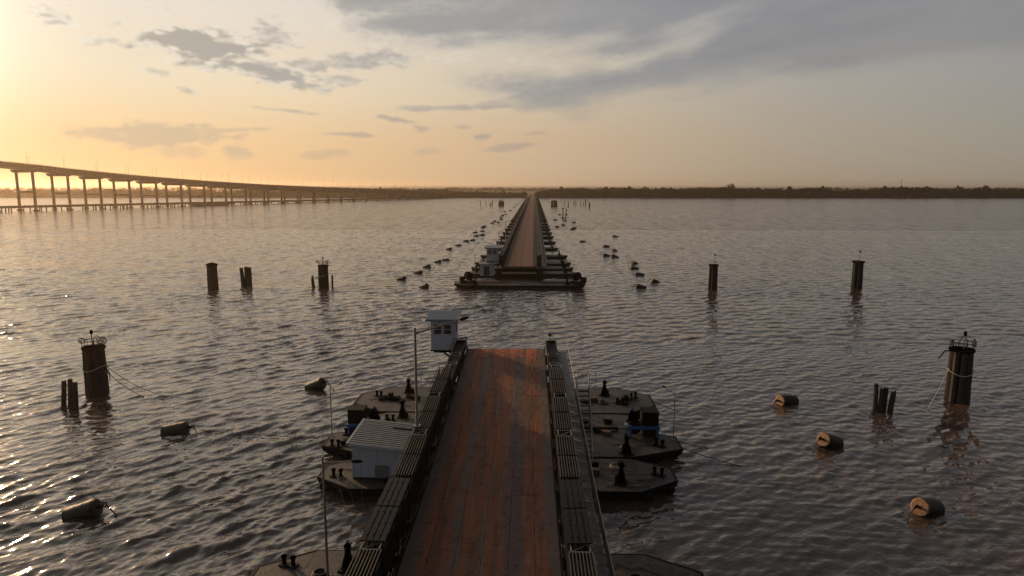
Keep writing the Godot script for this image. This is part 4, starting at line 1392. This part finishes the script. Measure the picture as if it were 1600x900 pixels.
func end_face(b: Vector3, n: Vector3) -> MB:
	var m := MB.new()
	m.tube(b, b + n * 0.05, 0.62, 0.54, 22, true)
	m.tube(b + n * 0.05, b + n * 0.07, 0.2, 0.18, 14, true)
	return m

func buoys() -> void:
	var near := [[-28.6, -40.3, 0.12, "large dark drum buoy low on the left with its chain running right"], [-30.4, -55.2, 0.06, "dark drum buoy below the left dolphin, trailing a long line to the right"], [-22.3, -68.4, -0.3, "dark drum buoy near the upper left pontoon"],
		[25.3, -64.6, 3.6, "rusty drum buoy farthest from the camera of the three lit ones on the right"], [24.7, -53.6, 3.75, "rusty drum buoy with a lit round end, middle one of the three on the right"], [26.0, -42.2, 3.68, "large rusty drum buoy lying low on the right with its lit end towards the bridge"]]
	var proto := buoy_proto(near[0][3])
	proto.position = Vector3(near[0][0], 0, near[0][1]); proto.rotation.y = near[0][2]
	for i in range(1, 6):
		var c := copy(proto, "mooring_buoy", near[i][3], Vector3(near[i][0], 0, near[i][1]), near[i][2])
		if i > 2:                        # right-hand ends are rust, coloured much brighter so they look sunlit
			c.get_node("end_plate").set_surface_override_material(0, M.drum_end)
	var tilts := [Vector3(0.1, 0, 0.04), Vector3(-0.12, 0, -0.10), Vector3(0.05, 0, 0.12), Vector3(-0.1, 0, -0.14), Vector3(0.12, 0, 0.08), Vector3(-0.06, 0, 0.0)]
	var bk := 0
	for o in get_children():
		if o.name.begins_with("mooring_buoy"):
			o.rotation += tilts[bk % 6]
			o.position.y = [0.04, -0.02, 0.05, 0.0, 0.10, 0.06][bk % 6]
			bk += 1
	var longline := MB.new()
	longline.path([Vector3(-28.2, 0.25, -55.3), Vector3(-26.0, 0.06, -55.1), Vector3(-22.0, 0.08, -54.6), Vector3(-17.6, 0.10, -53.9)], 0.035, 5)
	tag(part(self, "anchor_line", longline, M.chain), "dark line on the water from the left buoy to the blue winch pontoon", "line")
	var far := MB.new()
	far.path([Vector3(-25.5, 0.1, -40.6), Vector3(-20.0, 0.12, -42.6), Vector3(-14.8, 0.6, -45.4)], 0.03, 5)
	tag(part(self, "anchor_line", far, M.chain), "dark line on the water from the lowest left buoy to the hut pontoon", "line")
	for o in get_children():
		if o.name.begins_with("mooring_buoy"):
			o.scale = Vector3.ONE * 0.97
	var left := [[-28.9, -152.1], [-22.0, -140.4], [-27.0, -163.6], [-26.6, -175.5], [-25.4, -187.6], [-23.8, -192.5], [-26.8, -226.2], [-25.2, -241.0], [-24.0, -258.0], [-22.0, -264.2], [-22.4, -288.2], [-24.5, -308.1], [-20.2, -292.0], [-21.9, -317.0], [-23.6, -346.5], [-23.7, -357.7], [-21.0, -388.9], [-18.0, -395.8],
		[-20.6, -410.3], [-17.7, -434.3], [-19.2, -461.0], [-19.1, -491.3], [-17.6, -513.9], [-20.4, -565.5], [-16.4, -595.6], [-15.1, -686.4], [-14.2, -760.0], [-13.0, -839.8], [-11.5, -980.0], [-10.1, -1135.0]]
	var right := [[23.5, -140.6], [28.0, -149.3], [26.6, -161.3], [27.3, -174.0], [29.1, -185.7], [25.8, -202.6], [23.7, -206.0], [28.3, -223.0], [27.2, -237.2], [36.5, -286.0], [20.7, -259.1], [21.4, -332.2], [23.0, -342.4], [14.8, -353.0], [19.0, -370.6], [26.3, -396.9], [22.3, -419.0], [16.7, -426.8], [22.8, -452.8], [27.6, -503.5], [22.9, -505.0],
		[32.5, -648.2], [31.9, -782.7], [30.2, -908.3], [28.8, -1081.8], [26.2, -1195.8]]
	rng.seed = 9
	for side in 2:
		var list: Array = left if side == 0 else right
		for i in list.size():
			var label := "small dark buoy in the chain %s the far bridge, %s outward from the gap" % ["left of" if side == 0 else "right of", nth(i + 1)]
			if side == 0 and i == 1: label = "blocky dark buoy just left of the far bridge's front pontoon"
			if side == 1 and i == 0: label = "blocky dark buoy nearest the gap on the right of the far bridge"
			var c := copy(proto, "mooring_buoy", label, Vector3(list[i][0], rng.randf_range(-0.1, 0.1), list[i][1]), (rng.randf_range(-0.5, 0.5)) + (0.0 if side == 0 else PI))
			c.scale = Vector3(0.95, 0.82, 0.95)
			c.position.y -= 0.12
			c.rotation += Vector3(rng.randf_range(-0.2, 0.2), 0, rng.randf_range(-0.2, 0.22))

# ------------------------------------------------------------------ the far bridge
func far_deck_texture() -> ImageTexture:
	var w := 128
	var h := 768
	var im := Image.create_empty(w, h, false, Image.FORMAT_RGB8)
	var nz := FastNoiseLite.new()
	nz.seed = 52; nz.frequency = 1.0; nz.fractal_octaves = 4
	for j in h:
		var s := 90.0 * j / h
		for i in w:
			var u := (i + 0.5) / w
			var wrap := minf(1.0, (90.0 - s) / 8.0)
			var b := lerpf(nz.get_noise_2d(u * 9.0, (s - 90.0) * 0.35), nz.get_noise_2d(u * 9.0, s * 0.35), wrap)
			var f := nz.get_noise_2d(u * 22.0 + 9.0, s * 0.7)
			var c := Vector3(0.43, 0.165, 0.072).lerp(Vector3(0.29, 0.12, 0.066), smoothstep(-0.3, 0.4, b))
			c = c.lerp(Vector3(0.60, 0.36, 0.22), smoothstep(0.05, 0.30, f) * 0.8)
			c = c.lerp(Vector3(0.06, 0.052, 0.05), maxf(1.0 - smoothstep(0.11, 0.15, u), smoothstep(0.86, 0.90, u)))
			if absf(u - 0.5) < 0.012: c *= 0.6
			im.set_pixel(i, j, Color(c.x, c.y, c.z).linear_to_srgb())
	return ImageTexture.create_from_image(im)

func far_bridge() -> void:
	var b := thing("floating_bridge", "long rust-red floating bridge beyond the gap, running on pontoons to the far bank", "bridge", Vector3(-1.9, 0, -148.0), -0.0072)
	var dm := StandardMaterial3D.new()
	dm.albedo_texture = far_deck_texture(); dm.roughness = 0.75
	var y := 3.65
	var L := 12.2
	var seg := MB.new()
	for q in 3:
		var x := q * 0.38
		for yy in [0.08, 1.2, 2.28]:
			seg.box(Vector3(x, yy, -L * 0.5), Vector3(0.16, 0.12, L - 0.05))
		for k in 8:
			var z := -k * L / 8.0
			seg.box(Vector3(x, 1.15, z - 0.05), Vector3(0.07, 2.2, 0.09))
			seg.bar(Vector3(x, 0.1 if k % 2 == 0 else 2.2, z), Vector3(x, 2.2 if k % 2 == 0 else 0.1, z - L / 8.0), 0.06, 0.08)
		seg.box(Vector3(x, 1.2, -L * 0.5), Vector3(0.03, 1.5, L * 0.96))
	var seg_mesh := seg.mesh(M.truss)
	var topm := MB.new()
	for q in 3:
		for e in 4:
			topm.box(Vector3(q * 0.38, 0, -e * L / 4.0 - L / 8.0), Vector3(0.17, 0.06, L / 4.0 - 0.5))
	var top_mesh := topm.mesh(M.chord)
	var walk := MB.new()
	walk.box(Vector3(0, 0, -L * 0.5), Vector3(1.1, 0.08, L - 0.04))
	var rail := MB.new()
	rail.box(Vector3(0.56, 1.0, -L * 0.5), Vector3(0.06, 0.06, L))
	rail.box(Vector3(0.56, 0.5, -L * 0.5), Vector3(0.03, 0.7, L - 0.2))
	for k in 6:
		rail.box(Vector3(0.56, 0.5, -k * 2.03 - 0.1), Vector3(0.05, 1.0, 0.05))
	var walk_mesh := walk.mesh(M.walk)
	var rail_mesh := rail.mesh(M.rail)
	var under := MB.new()
	under.box(Vector3(0, -0.5, -L * 0.5), Vector3(6.6, 0.5, L - 0.3))
	var under_mesh := under.mesh(M.truss)
	for k in 105:
		var s := k * L
		var d := MB.new()
		d.quad(Vector3(-3.65, 0, 0), Vector3(3.65, 0, 0), Vector3(3.65, 0, -L + 0.03), Vector3(-3.65, 0, -L + 0.03), Vector3.UP)
		d.quad(Vector3(-3.65, 0, 0), Vector3(3.65, 0, 0), Vector3(3.65, -0.2, 0), Vector3(-3.65, -0.2, 0), Vector3.BACK)
		for p in d.p:
			d.uv.append(Vector2((p.x + 3.65) / 7.3, (s - p.z) / 90.0))
		part(b, "deck_span", d, dm, Vector3(0, y, -s))
		put(b, "stringer_set", under_mesh, Vector3(0, y, -s))
		for side in [-1.0, 1.0]:
			var x: float = side * 3.85 if side > 0 else -3.85 - 0.76
			put(b, "truss_segment", seg_mesh, Vector3(x, y, -s))
			put(b, "chord_cover", top_mesh, Vector3(x, y + 2.37, -s)).set_meta("kind", "stuff")
		put(b, "walkway", walk_mesh, Vector3(5.3, y, -s))
		put(b, "handrail", rail_mesh, Vector3(5.3, y, -s))
	# the front: end beam, landing legs, cross beams
	var e := MB.new()
	e.box(Vector3(0, y - 0.28, 0.3), Vector3(7.4, 0.42, 0.3))
	part(b, "end_beam", e, M.rust_steel)
	var g := MB.new()
	g.box(Vector3(0, y - 0.95, -0.4), Vector3(8.2, 0.8, 0.4)); g.box(Vector3(0, 1.3, -0.4), Vector3(8.0, 0.5, 0.4))
	part(b, "cross_beam", g, M.truss)
	for x in [-4.6, 4.3]:
		var l := MB.new()
		l.box(Vector3(x, 2.1, 2.0), Vector3(1.35, 2.3, 1.6))
		l.box(Vector3(x, 3.3, 1.2), Vector3(1.5, 0.2, 3.0))
		part(b, "landing_leg", l, M.hull)
	for s in [12.0, 23.0, 34.0, 53.0]:
		var f := MB.new()
		for x in [-4.4, 4.4]:
			f.box(Vector3(x, 2.0, -s), Vector3(0.5, 2.2, 0.8))
		f.box(Vector3(0, 2.9, -s), Vector3(9.4, 0.4, 0.5))
		part(b, "support_frame", f, M.truss)
	# pontoons under it
	var px := func(z: float) -> float: return -1.9 + (-z - 148.0) * 0.0072
	rng.seed = 33
	var post := mooring_post_mesh(1.6)
	var bol := bollard_mesh()
	var p0 := pontoon("front pontoon of the far bridge, facing the gap, with winches on both ends", Vector3(-1.9, 0, -142.0), 13.7, 2.8, 3.9, 1.5, true)
	for q in [[Vector3(-9.2, 1, 3.0), 0.2], [Vector3(9.9, 1, 2.6), 0.7]]:
		put(p0, "mooring_post", post, q[0], Basis(Vector3.UP, q[1]))
	for q in [Vector3(-12.3, 1, 0.9), Vector3(12.2, 1, 0.6)]:
		put(p0, "bollard", bol, q)
	var low := MB.new()
	low.box(Vector3(-6.6, 1.25, 1.0), Vector3(8.6, 0.3, 0.25)); low.box(Vector3(8.0, 1.25, 1.2), Vector3(7.0, 0.3, 0.25))
	part(p0, "deck_beam", low, M.rust_steel)
	var pr := pontoon("long pontoon right behind the front one of the far bridge", Vector3(-1.8, 0, -159.5), 12.8, 2.6, 2.8, 1.0, false)
	for q in [Vector3(-10.6, 1, 0), Vector3(10.4, 1, 0.4)]:
		put(pr, "mooring_post", post, q)
	var zs := [-170.5, -181.5, -200.5]
	for i in 42:
		zs.append(-226.0 - 25.0 * i)
	for i in zs.size():
		var label := "pontoon sticking out from under the far bridge, %s from the gap" % nth(i + 3)
		if zs[i] < -1240.0: break
		var c: Node3D = copy(pr, "pontoon", label, Vector3(px.call(zs[i]) + 0.1, -0.2 + rng.randf_range(-0.12, 0.08), zs[i]))
		if i > 2: c.scale = Vector3(0.86, 1, 0.95)
	# cabin, hut, winches and lamps at the front
	var cb := thing("control_cabin", "grey-white control cabin high on the left of the far bridge's front end", "cabin", Vector3(-9.7, 3.95, -155.0))
	cabin_parts(cb, 2.3, 2.2, 3.0, false)
	cb.scale = Vector3(1.2, 1.05, 1.2)
	for x in [0.2, 2.1]:
		for z in [-0.2, -2.0]:
			var st := MB.new()
			st.box(Vector3(x, -1.45, z), Vector3(0.14, 2.7, 0.14))
			part(cb, "stilt", st, M.black_iron)
	var hh := thing("switch_hut", "low pale hut with a dark door below the far control cabin", "hut", Vector3(-11.2, 0.82, -153.2))
	var w := MB.new()
	w.box(Vector3(1.7, 1.35, -1.1), Vector3(3.2, 2.7, 2.2))
	part(hh, "wall", w, M.hut_wall)
	var dr := MB.new()
	dr.box(Vector3(1.6, 1.1, 0.02), Vector3(1.3, 2.1, 0.06))
	part(hh, "door", dr, M.roof_gap)
	var ro := MB.new()
	ro.box(Vector3(1.7, 2.78, -1.0), Vector3(3.7, 0.12, 2.8), Basis(Vector3.RIGHT, 0.1))
	part(hh, "roof", ro, M.roof_metal)
	for q in [[-12.6, -141.6, 0.3, "dark winch on the left end of the far bridge's front pontoon"], [10.0, -141.2, 2.8, "dark winch on the right end of the far bridge's front pontoon"]]:
		dark_winch(q[3], Vector3(q[0], 0.82, q[1]), q[2])
	var lg := "lamp posts around the front of the far bridge"
	lamp_post("tall lamp post with a long rising arm on the far bridge's left truss", Vector3(-6.5, 6.0, -190.0), 5.4, Vector3(3.8, 1.2, 0), 0.11, lg)
	lamp_post("lamp post beside the far bridge, just behind the far control cabin", Vector3(-8.0, 0.8, -181.0), 8.4, Vector3(1.7, 0.6, 0), 0.09, lg)
	lamp_post("thin lamp post with a drooping head on the far bridge's front pontoon", Vector3(-11.2, 0.8, -140.0), 6.2, Vector3(0.2, 0.2, 0.3), 0.06, lg)
	for q in [[2.75, "tiny white lamp on the right truss at the far bridge's front end"], [-6.4, "tiny white lamp beside the far control cabin"]]:
		var t := thing("navigation_light", q[1], "lamp", Vector3(q[0], y + 1.9, -149.2))
		var p := MB.new()
		p.tube(Vector3(0, -1.0, 0), Vector3(0, 0.3, 0), 0.05, 0.04, 6)
		part(t, "stalk", p, M.black_iron)
		var l := MB.new()
		l.lathe([Vector2(0.04, 0.25), Vector2(0.17, 0.3), Vector2(0.17, 0.6), Vector2(0.0, 0.7)], 10)
		part(t, "lens_cap", l, M.white)

func dark_winch(label: String, at: Vector3, turn: float) -> void:
	var t := thing("anchor_winch", label, "winch", at, turn, "dark winches on the far bridge's front pontoon")
	var f := MB.new()
	for z in [-0.9, 0.9]:
		f.box(Vector3(0, 0.2, z), Vector3(3.0, 0.3, 0.25))
		f.bar(Vector3(-0.9, 0.3, z), Vector3(-0.1, 2.1, z), 0.16, 0.2); f.bar(Vector3(0.7, 0.3, z), Vector3(-0.1, 2.1, z), 0.16, 0.2)
	part(t, "frame", f, M.black_iron)
	var d := MB.new()
	d.tube(Vector3(-0.1, 1.5, -0.8), Vector3(-0.1, 1.5, 0.8), 0.55, 0.55, 14)
	for z in [-0.75, 0.7]:
		d.tube(Vector3(-0.1, 1.5, z), Vector3(-0.1, 1.5, z + 0.07), 0.85, 0.85, 16)
	part(t, "rope_drum", d, M.hull)
	var k := MB.new()
	k.box(Vector3(-1.5, 0.75, 0), Vector3(1.1, 1.1, 1.3)); k.box(Vector3(-1.5, 1.34, 0), Vector3(1.2, 0.08, 1.4))
	part(t, "engine_box", k, M.hull)

# ------------------------------------------------------------------ the high concrete bridge
func high_height(s: float) -> float:
	var k := [-130.0, -18.5, 1.9, 35.0, 99.0, 176.0, 270.0, 390.0, 547.0, 665.0, 810.0, 960.0]
	var v := [47.5, 40.7, 39.2, 36.0, 31.3, 27.0, 23.0, 19.5, 16.0, 13.3, 10.4, 8.6]
	var i := 0
	while i < 10 and s > k[i + 1]:
		i += 1
	return lerpf(v[i], v[i + 1], clampf((s - k[i]) / (k[i + 1] - k[i]), 0, 1))

func high_bridge() -> void:
	var origin := Vector3(-433.5, 0, -577.5)
	var turn := -deg_to_rad(21.8)
	var b := thing("concrete_bridge", "tall concrete road bridge on twin-column piers descending from the left towards the far bank", "bridge", origin, turn)
	var hw := 16.8
	rng.seed = 3
	for i in range(-4, 29):
		var s0 := 1.9 + 30.0 * i
		var s1 := s0 + 30.0
		var y0 := (high_height(s0 - 12) + high_height(s0) + high_height(s0 + 12)) / 3.0
		var y1 := (high_height(s1 - 12) + high_height(s1) + high_height(s1 + 12)) / 3.0
		var d := MB.new()
		# cross-section: slab with parapets over a deep haunch-sided girder
		var sec := [Vector2(-hw, 0.9), Vector2(-hw + 0.3, 0.9), Vector2(-hw + 0.35, 0.0), Vector2(hw - 0.35, 0.0), Vector2(hw - 0.3, 0.9), Vector2(hw, 0.9), Vector2(hw, -0.7), Vector2(12.5, -1.0), Vector2(11.8, -3.0), Vector2(-11.8, -3.0), Vector2(-12.5, -1.0), Vector2(-hw, -0.7)]
		for q in sec.size():
			var p: Vector2 = sec[q]
			var r: Vector2 = sec[(q + 1) % sec.size()]
			var o := Vector3((r - p).y, -(r - p).x, 0) * -1.0
			d.quad(Vector3(p.x, p.y + y0 - 0.9, -s0), Vector3(r.x, r.y + y0 - 0.9, -s0), Vector3(r.x, r.y + y1 - 0.9, -s1), Vector3(p.x, p.y + y1 - 0.9, -s1), o)
		part(b, "deck_span", d, M.concrete)
		for x in [-hw + 0.15, hw - 0.15]:
			var rl := MB.new()
			rl.bar(Vector3(x, y0 + 0.55, -s0), Vector3(x, y1 + 0.55, -s1), 0.12, 0.12)
			for k in 10:
				var f := k / 10.0
				rl.box(Vector3(x, lerpf(y0, y1, f) + 0.25, -lerpf(s0, s1, f)), Vector3(0.12, 0.5, 0.12))
			part(b, "parapet_rail", rl, M.concrete)
		# pier at s0
		var yc := y0 - 3.9
		var c := MB.new()
		var cap := [[yc - 2.6, 12.6], [yc - 1.6, 15.4], [yc, 16.6]]
		var rings := []
		for q in cap:
			rings.append([q[0], [Vector2(-q[1], -1.6), Vector2(q[1], -1.6), Vector2(q[1], 1.6), Vector2(-q[1], 1.6)]])
		c.loft(rings)
		var h2 := 2.0 * 12.6
		c.quad(Vector3(-12.6, yc - 2.6, -1.6), Vector3(12.6, yc - 2.6, -1.6), Vector3(12.6, yc - 2.6, 1.6), Vector3(-12.6, yc - 2.6, 1.6), Vector3.DOWN)
		var pier := part(b, "pier", c, M.concrete, Vector3(0, 0, -s0))
		for x in [-10.85, 10.85]:
			var m := MB.new()
			m.tube(Vector3(x, -2.0, 0), Vector3(x, yc - 2.6, 0), 1.2, 1.15, 14, false)
			m.lathe([Vector2(2.2, -2.0), Vector2(2.2, 0.9), Vector2(1.2, 1.3)], 14, Vector3(x, 0, 0))
			part(pier, "column", m, M.concrete)
		if yc > 20.0:
			var cb := MB.new()
			cb.box(Vector3(0, (yc - 2.6) * 0.5 - 0.2, 0), Vector3(19.6, 1.5, 1.5))
			part(pier, "tie_beam", cb, M.concrete)
	# lamp posts along both parapets
	var proto: Node3D = null
	for side in 2:
		for i in 24:
			var s := -14.0 + i * 31.0 + side * 9.0
			var x := -hw + 0.4 if side == 0 else hw - 0.4
			var p := origin + Basis(Vector3.UP, turn) * Vector3(x, 0, -s)
			p.y = high_height(s) - 0.9
			var label := "slender lamp post along the %s parapet of the high concrete bridge, %s from the left" % ["far" if side == 0 else "near", nth(i + 1)]
			if proto == null:
				proto = lamp_post(label, p, 10.0, Vector3(1.4, 0.4, 0).rotated(Vector3.UP, turn), 0.11, "lamp posts along the high concrete bridge", 0.8)
			else:
				copy(proto, "lamp_post", label, p)
	# low jetty along the near side
	var t := thing("work_jetty", "long low jetty on many short piles along the foot of the high bridge", "jetty", origin, turn)
	var seg := MB.new()
	seg.box(Vector3(0, 4.0, -4.5), Vector3(8.0, 0.5, 8.9)); seg.box(Vector3(0, 3.4, -4.5), Vector3(5.0, 0.8, 8.8))
	seg.box(Vector3(3.9, 4.6, -4.5), Vector3(0.12, 0.7, 8.8)); seg.box(Vector3(-3.9, 4.6, -4.5), Vector3(0.12, 0.7, 8.8))
	var seg_mesh := seg.mesh(M.trestle)
	var pm := MB.new()
	pm.tube(Vector3(0, -2, 0), Vector3(0, 3.3, 0), 0.5, 0.5, 8, false)
	var pile := pm.mesh(M.trestle)
	for i in 86:
		var s := -60.0 + i * 9.0
		var k := clampf(1.0 - s / 900.0, 0.55, 1.05)
		put(t, "jetty_deck", seg_mesh, Vector3(17.0, 4.0 * (k - 1.0), -s))
		for x in [14.4, 19.6]:
			if i % 7 != 3:
				put(t, "jetty_pile", pile, Vector3(x + rng.randf_range(-0.4, 0.4), 4.0 * (k - 1.0), -s - rng.randf_range(0.5, 3.0)))
			if i % 3 == 0:
				put(t, "jetty_pile", pile, Vector3(x, 4.0 * (k - 1.0), -s - 5.5))
	var bg := thing("work_barge", "dark flat barge moored against the low jetty", "barge", origin + Basis(Vector3.UP, turn) * Vector3(24.0, 0, -178.0), turn)
	var h := MB.new()
	h.loft([[-0.5, [Vector2(-4, -19), Vector2(4, -19), Vector2(4, 19), Vector2(-4, 19)]], [2.6, [Vector2(-5, -23), Vector2(5, -23), Vector2(5, 23), Vector2(-5, 23)]]])
	part(bg, "hull", h, M.trestle)
	var dh := MB.new()
	dh.box(Vector3(0, 3.4, 14), Vector3(6, 1.7, 6)); dh.box(Vector3(0, 4.3, 14), Vector3(6.6, 0.15, 6.6))
	dh.box(Vector3(-1, 3.0, -6), Vector3(5, 0.8, 10))
	part(bg, "deckhouse", dh, M.trestle)

# ------------------------------------------------------------------ trees on the far bank
func crown_mesh(seed_: int, clumps: int, ell: Vector3, cy: float, skirt: bool) -> ArrayMesh:
	var rg := RandomNumberGenerator.new()
	rg.seed = seed_
	var p := PackedVector3Array()
	var n := PackedVector3Array()
	var c := PackedColorArray()
	var ix := PackedInt32Array()
	for i in clumps:
		var d := Vector3(rg.randfn(), rg.randfn(), rg.randfn()).normalized() * pow(rg.randf(), 0.4)
		var o := Vector3(d.x * ell.x, cy + d.y * ell.y, d.z * ell.z)
		if skirt and i % 4 == 0:
			o.y = rg.randf_range(0.3, cy - 1.0)
		var r := rg.randf_range(0.7, 1.7)
		var b := Basis(Vector3(rg.randfn(), rg.randfn(), rg.randfn()).normalized(), rg.randf() * TAU)
		var col := rg.randf_range(0.6, 1.5)
		var v := []
		for a in [Vector3.RIGHT, Vector3.LEFT, Vector3.UP, Vector3.DOWN, Vector3.BACK, Vector3.FORWARD]:
			v.append(o + b * (a * r * rg.randf_range(0.6, 1.25)))
		for f in [[0, 2, 4], [4, 2, 1], [1, 2, 5], [5, 2, 0], [0, 4, 3], [4, 1, 3], [1, 5, 3], [5, 0, 3]]:
			var k := p.size()
			var nn: Vector3 = (v[f[1]] - v[f[0]]).cross(v[f[2]] - v[f[0]]).normalized()
			if nn.dot((v[f[0]] + v[f[1]] + v[f[2]]) / 3.0 - o) < 0.0: nn = -nn
			for q in f:
				p.append(v[q]); n.append((nn + d * 0.5).normalized()); c.append(Color(col, col, col))
			ix.append_array([k, k + 1, k + 2])
	var arr := []
	arr.resize(Mesh.ARRAY_MAX)
	arr[Mesh.ARRAY_VERTEX] = p; arr[Mesh.ARRAY_NORMAL] = n; arr[Mesh.ARRAY_COLOR] = c; arr[Mesh.ARRAY_INDEX] = ix
	var m := ArrayMesh.new()
	m.add_surface_from_arrays(Mesh.PRIMITIVE_TRIANGLES, arr)
	m.surface_set_material(0, M.foliage)
	return m

func tree_belt(label: String, mesh: Mesh, spots: Array) -> void:
	var mm := MultiMesh.new()
	mm.transform_format = MultiMesh.TRANSFORM_3D
	mm.use_colors = true
	mm.mesh = mesh
	mm.instance_count = spots.size()
	for i in spots.size():
		mm.set_instance_transform(i, spots[i][0]); mm.set_instance_color(i, spots[i][1])
	var o := MultiMeshInstance3D.new()
	o.name = numbered(self, "tree_belt")
	o.multimesh = mm
	add_child(o, true)
	o.set_meta("label", label); o.set_meta("category", "trees"); o.set_meta("kind", "stuff")

func far_bank() -> void:
	rng.seed = 21
	var hn := FastNoiseLite.new()
	hn.seed = 6; hn.frequency = 0.011; hn.fractal_octaves = 3
	var sets := [[], [], [], []]
	for row in 4:
		var x := -1500.0
		while x < 1500.0:
			x += rng.randf_range(3.2, 7.5)
			var h := 13.9 + 9.0 * hn.get_noise_2d(x, row * 40.0) + rng.randf_range(-1.5, 1.5) + row * 0.4 + (3.5 if rng.randf() < 0.05 else 0.0)
			if x < -150.0: h *= 0.86
			if x > -150.0 and x < 8.0: h *= 0.62
			if x > 8.0 and x < 120.0: h *= lerpf(0.72, 1.0, (x - 8.0) / 112.0)
			if absf(x - 5.0) < 9.0: continue
			var s := h / 12.6
			var bs := Basis(Vector3.UP, rng.randf() * TAU).scaled(Vector3(s * rng.randf_range(0.85, 1.25), s, s))
			var t := rng.randf_range(0.6, 1.25)
			sets[rng.randi() % 4].append([Transform3D(bs, Vector3(x, 0.6, -1252.0 - row * 14.0 - rng.randf() * 8.0)), Color(t, t * rng.randf_range(0.94, 1.06), t * 0.95)])
	for k in 4:
		tree_belt("belt of dark trees along the whole far bank", crown_mesh(40 + k, 66, Vector3(4.6, 5.6, 4.6), 6.8, true), sets[k])
	var far := []
	var xx := -3200.0
	while xx < 3200.0:
		xx += rng.randf_range(7.0, 14.0)
		var h := 15.0 + 4.0 * hn.get_noise_2d(xx * 0.6, 900.0) + rng.randf_range(-1.0, 1.0)
		var s := h / 12.6
		far.append([Transform3D(Basis(Vector3.UP, rng.randf() * TAU).scaled(Vector3(s * 1.6, s, s * 1.6)), Vector3(xx, 0.6, -2560.0 - rng.randf() * 60.0)), Color.WHITE])
	tree_belt("second belt of hazy trees far behind the bank", crown_mesh(50, 60, Vector3(4.8, 5.6, 4.8), 6.8, true), far)
	for q in [[366.0, 25.5, 1.5, "big round-crowned tree rising above the right-hand tree belt"], [472.0, 21.5, 0.55, "narrow tall tree standing out of the right-hand tree belt"]]:
		var t := thing("bank_tree", q[3], "tree", Vector3(q[0], 0.6, -1256.0))
		var tr := MB.new()
		tr.tube(Vector3.ZERO, Vector3(0.3, q[1] * 0.62, 0), 0.8, 0.35, 8)
		tr.tube(Vector3(0.2, q[1] * 0.4, 0), Vector3(3.0 * q[2], q[1] * 0.7, 1.0), 0.4, 0.15, 6); tr.tube(Vector3(0.2, q[1] * 0.45, 0), Vector3(-3.0 * q[2], q[1] * 0.72, -0.6), 0.4, 0.15, 6)
		part(t, "trunk", tr, M.foliage_trunk)
		put(t, "crown", crown_mesh(70 + int(q[0]), 150, Vector3(6.4 * q[2], q[1] * 0.28, 6.0 * q[2]), q[1] * 0.7, false))
	var m := thing("radio_mast", "thin lattice radio mast above the trees on the right bank", "mast", Vector3(675.0, 0.8, -1262.0))
	var l := MB.new()
	for k in 3:
		var a := TAU * k / 3.0
		l.tube(Vector3(cos(a) * 1.1, 0, sin(a) * 1.1), Vector3(cos(a) * 0.25, 33.0, sin(a) * 0.25), 0.12, 0.08, 5)
		for i in 11:
			var a2 := TAU * (k + 1) / 3.0
			var r0 := lerpf(1.1, 0.25, i / 11.0)
			var r1 := lerpf(1.1, 0.25, (i + 1) / 11.0)
			l.tube(Vector3(cos(a) * r0, i * 3.0, sin(a) * r0), Vector3(cos(a2) * r1, i * 3.0 + 3.0, sin(a2) * r1), 0.05, 0.05, 4)
	part(m, "lattice", l, M.black_iron)

# ------------------------------------------------------------------ the scene
func _ready() -> void:
	var cam := Camera3D.new()
	cam.name = "camera"
	cam.position = Vector3(0, 21, 0)
	cam.rotation = Vector3(deg_to_rad(-8.531), deg_to_rad(1.421), 0)
	cam.fov = 46.005
	cam.near = 0.2; cam.far = 20000.0
	add_child(cam)
	var sun := DirectionalLight3D.new()
	sun.name = "sun"
	sun.light_energy = 1.05
	sun.light_color = Color(1.0, 0.80, 0.60)
	sun.light_angular_distance = 3.0
	sun.shadow_enabled = true
	var saz := deg_to_rad(-44.5)
	var sel := deg_to_rad(12.0)
	var to_sun := Vector3(sin(saz) * cos(sel), sin(sel), -cos(saz) * cos(sel))
	add_child(sun)
	sun.look_at_from_position(Vector3.ZERO, -to_sun)
	var we := WorldEnvironment.new()
	we.name = "environment"
	var e := Environment.new()
	e.background_mode = Environment.BG_SKY
	e.sky = Sky.new()
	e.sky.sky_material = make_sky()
	e.tonemap_mode = Environment.TONE_MAPPER_LINEAR
	e.tonemap_exposure = 1.0
	e.sdfgi_enabled = true; e.ssao_enabled = true; e.ssil_enabled = true
	e.volumetric_fog_enabled = true
	e.volumetric_fog_density = 0.00011
	e.volumetric_fog_albedo = Color(0.97, 0.90, 0.80)
	e.volumetric_fog_anisotropy = 0.7
	e.volumetric_fog_length = 3000.0
	we.environment = e
	add_child(we)
	make_materials()
	make_river()
	far_bank()
	high_bridge()
	near_bridge()
	near_pontoons()
	far_bridge()
	river_timber()
	buoys()
	hut()
	cabin()
	stair()
	winch("blue winch with a black engine box on the left end of the long winch pontoon", Vector3(-13.6, 0.82, -53.8), PI)
	winch("blue winch with a black engine box on the right end of the long winch pontoon", Vector3(9.4, 0.82, -53.8), 0.0)
	var lg := "lamp posts around the foreground bridge"
	lamp_post("tall lamp post on the left truss with its arm reaching past the cabin", Vector3(-6.55, deck_y(38.2) + 2.4, -38.2), 5.9, Vector3(2.65, 0.8, 0), 0.085, lg)
	lamp_post("tall lamp post standing on the nearest pontoon, arm pointing at the white hut", Vector3(-10.45, 0.8, -32.6), 6.6, Vector3(1.55, 0.06, 0), 0.075, lg)
	lamp_post("slim lamp post at the left tip of the winch pontoon", Vector3(-16.0, 0.8, -52.6), 4.2, Vector3(0.75, 0.5, 0), 0.045, lg, 0.35)
	lamp_post("slim lamp post at the right tip of the winch pontoon", Vector3(11.7, 0.8, -52.6), 4.1, Vector3(-0.75, 0.5, 0), 0.045, lg, 0.35)
	gull()
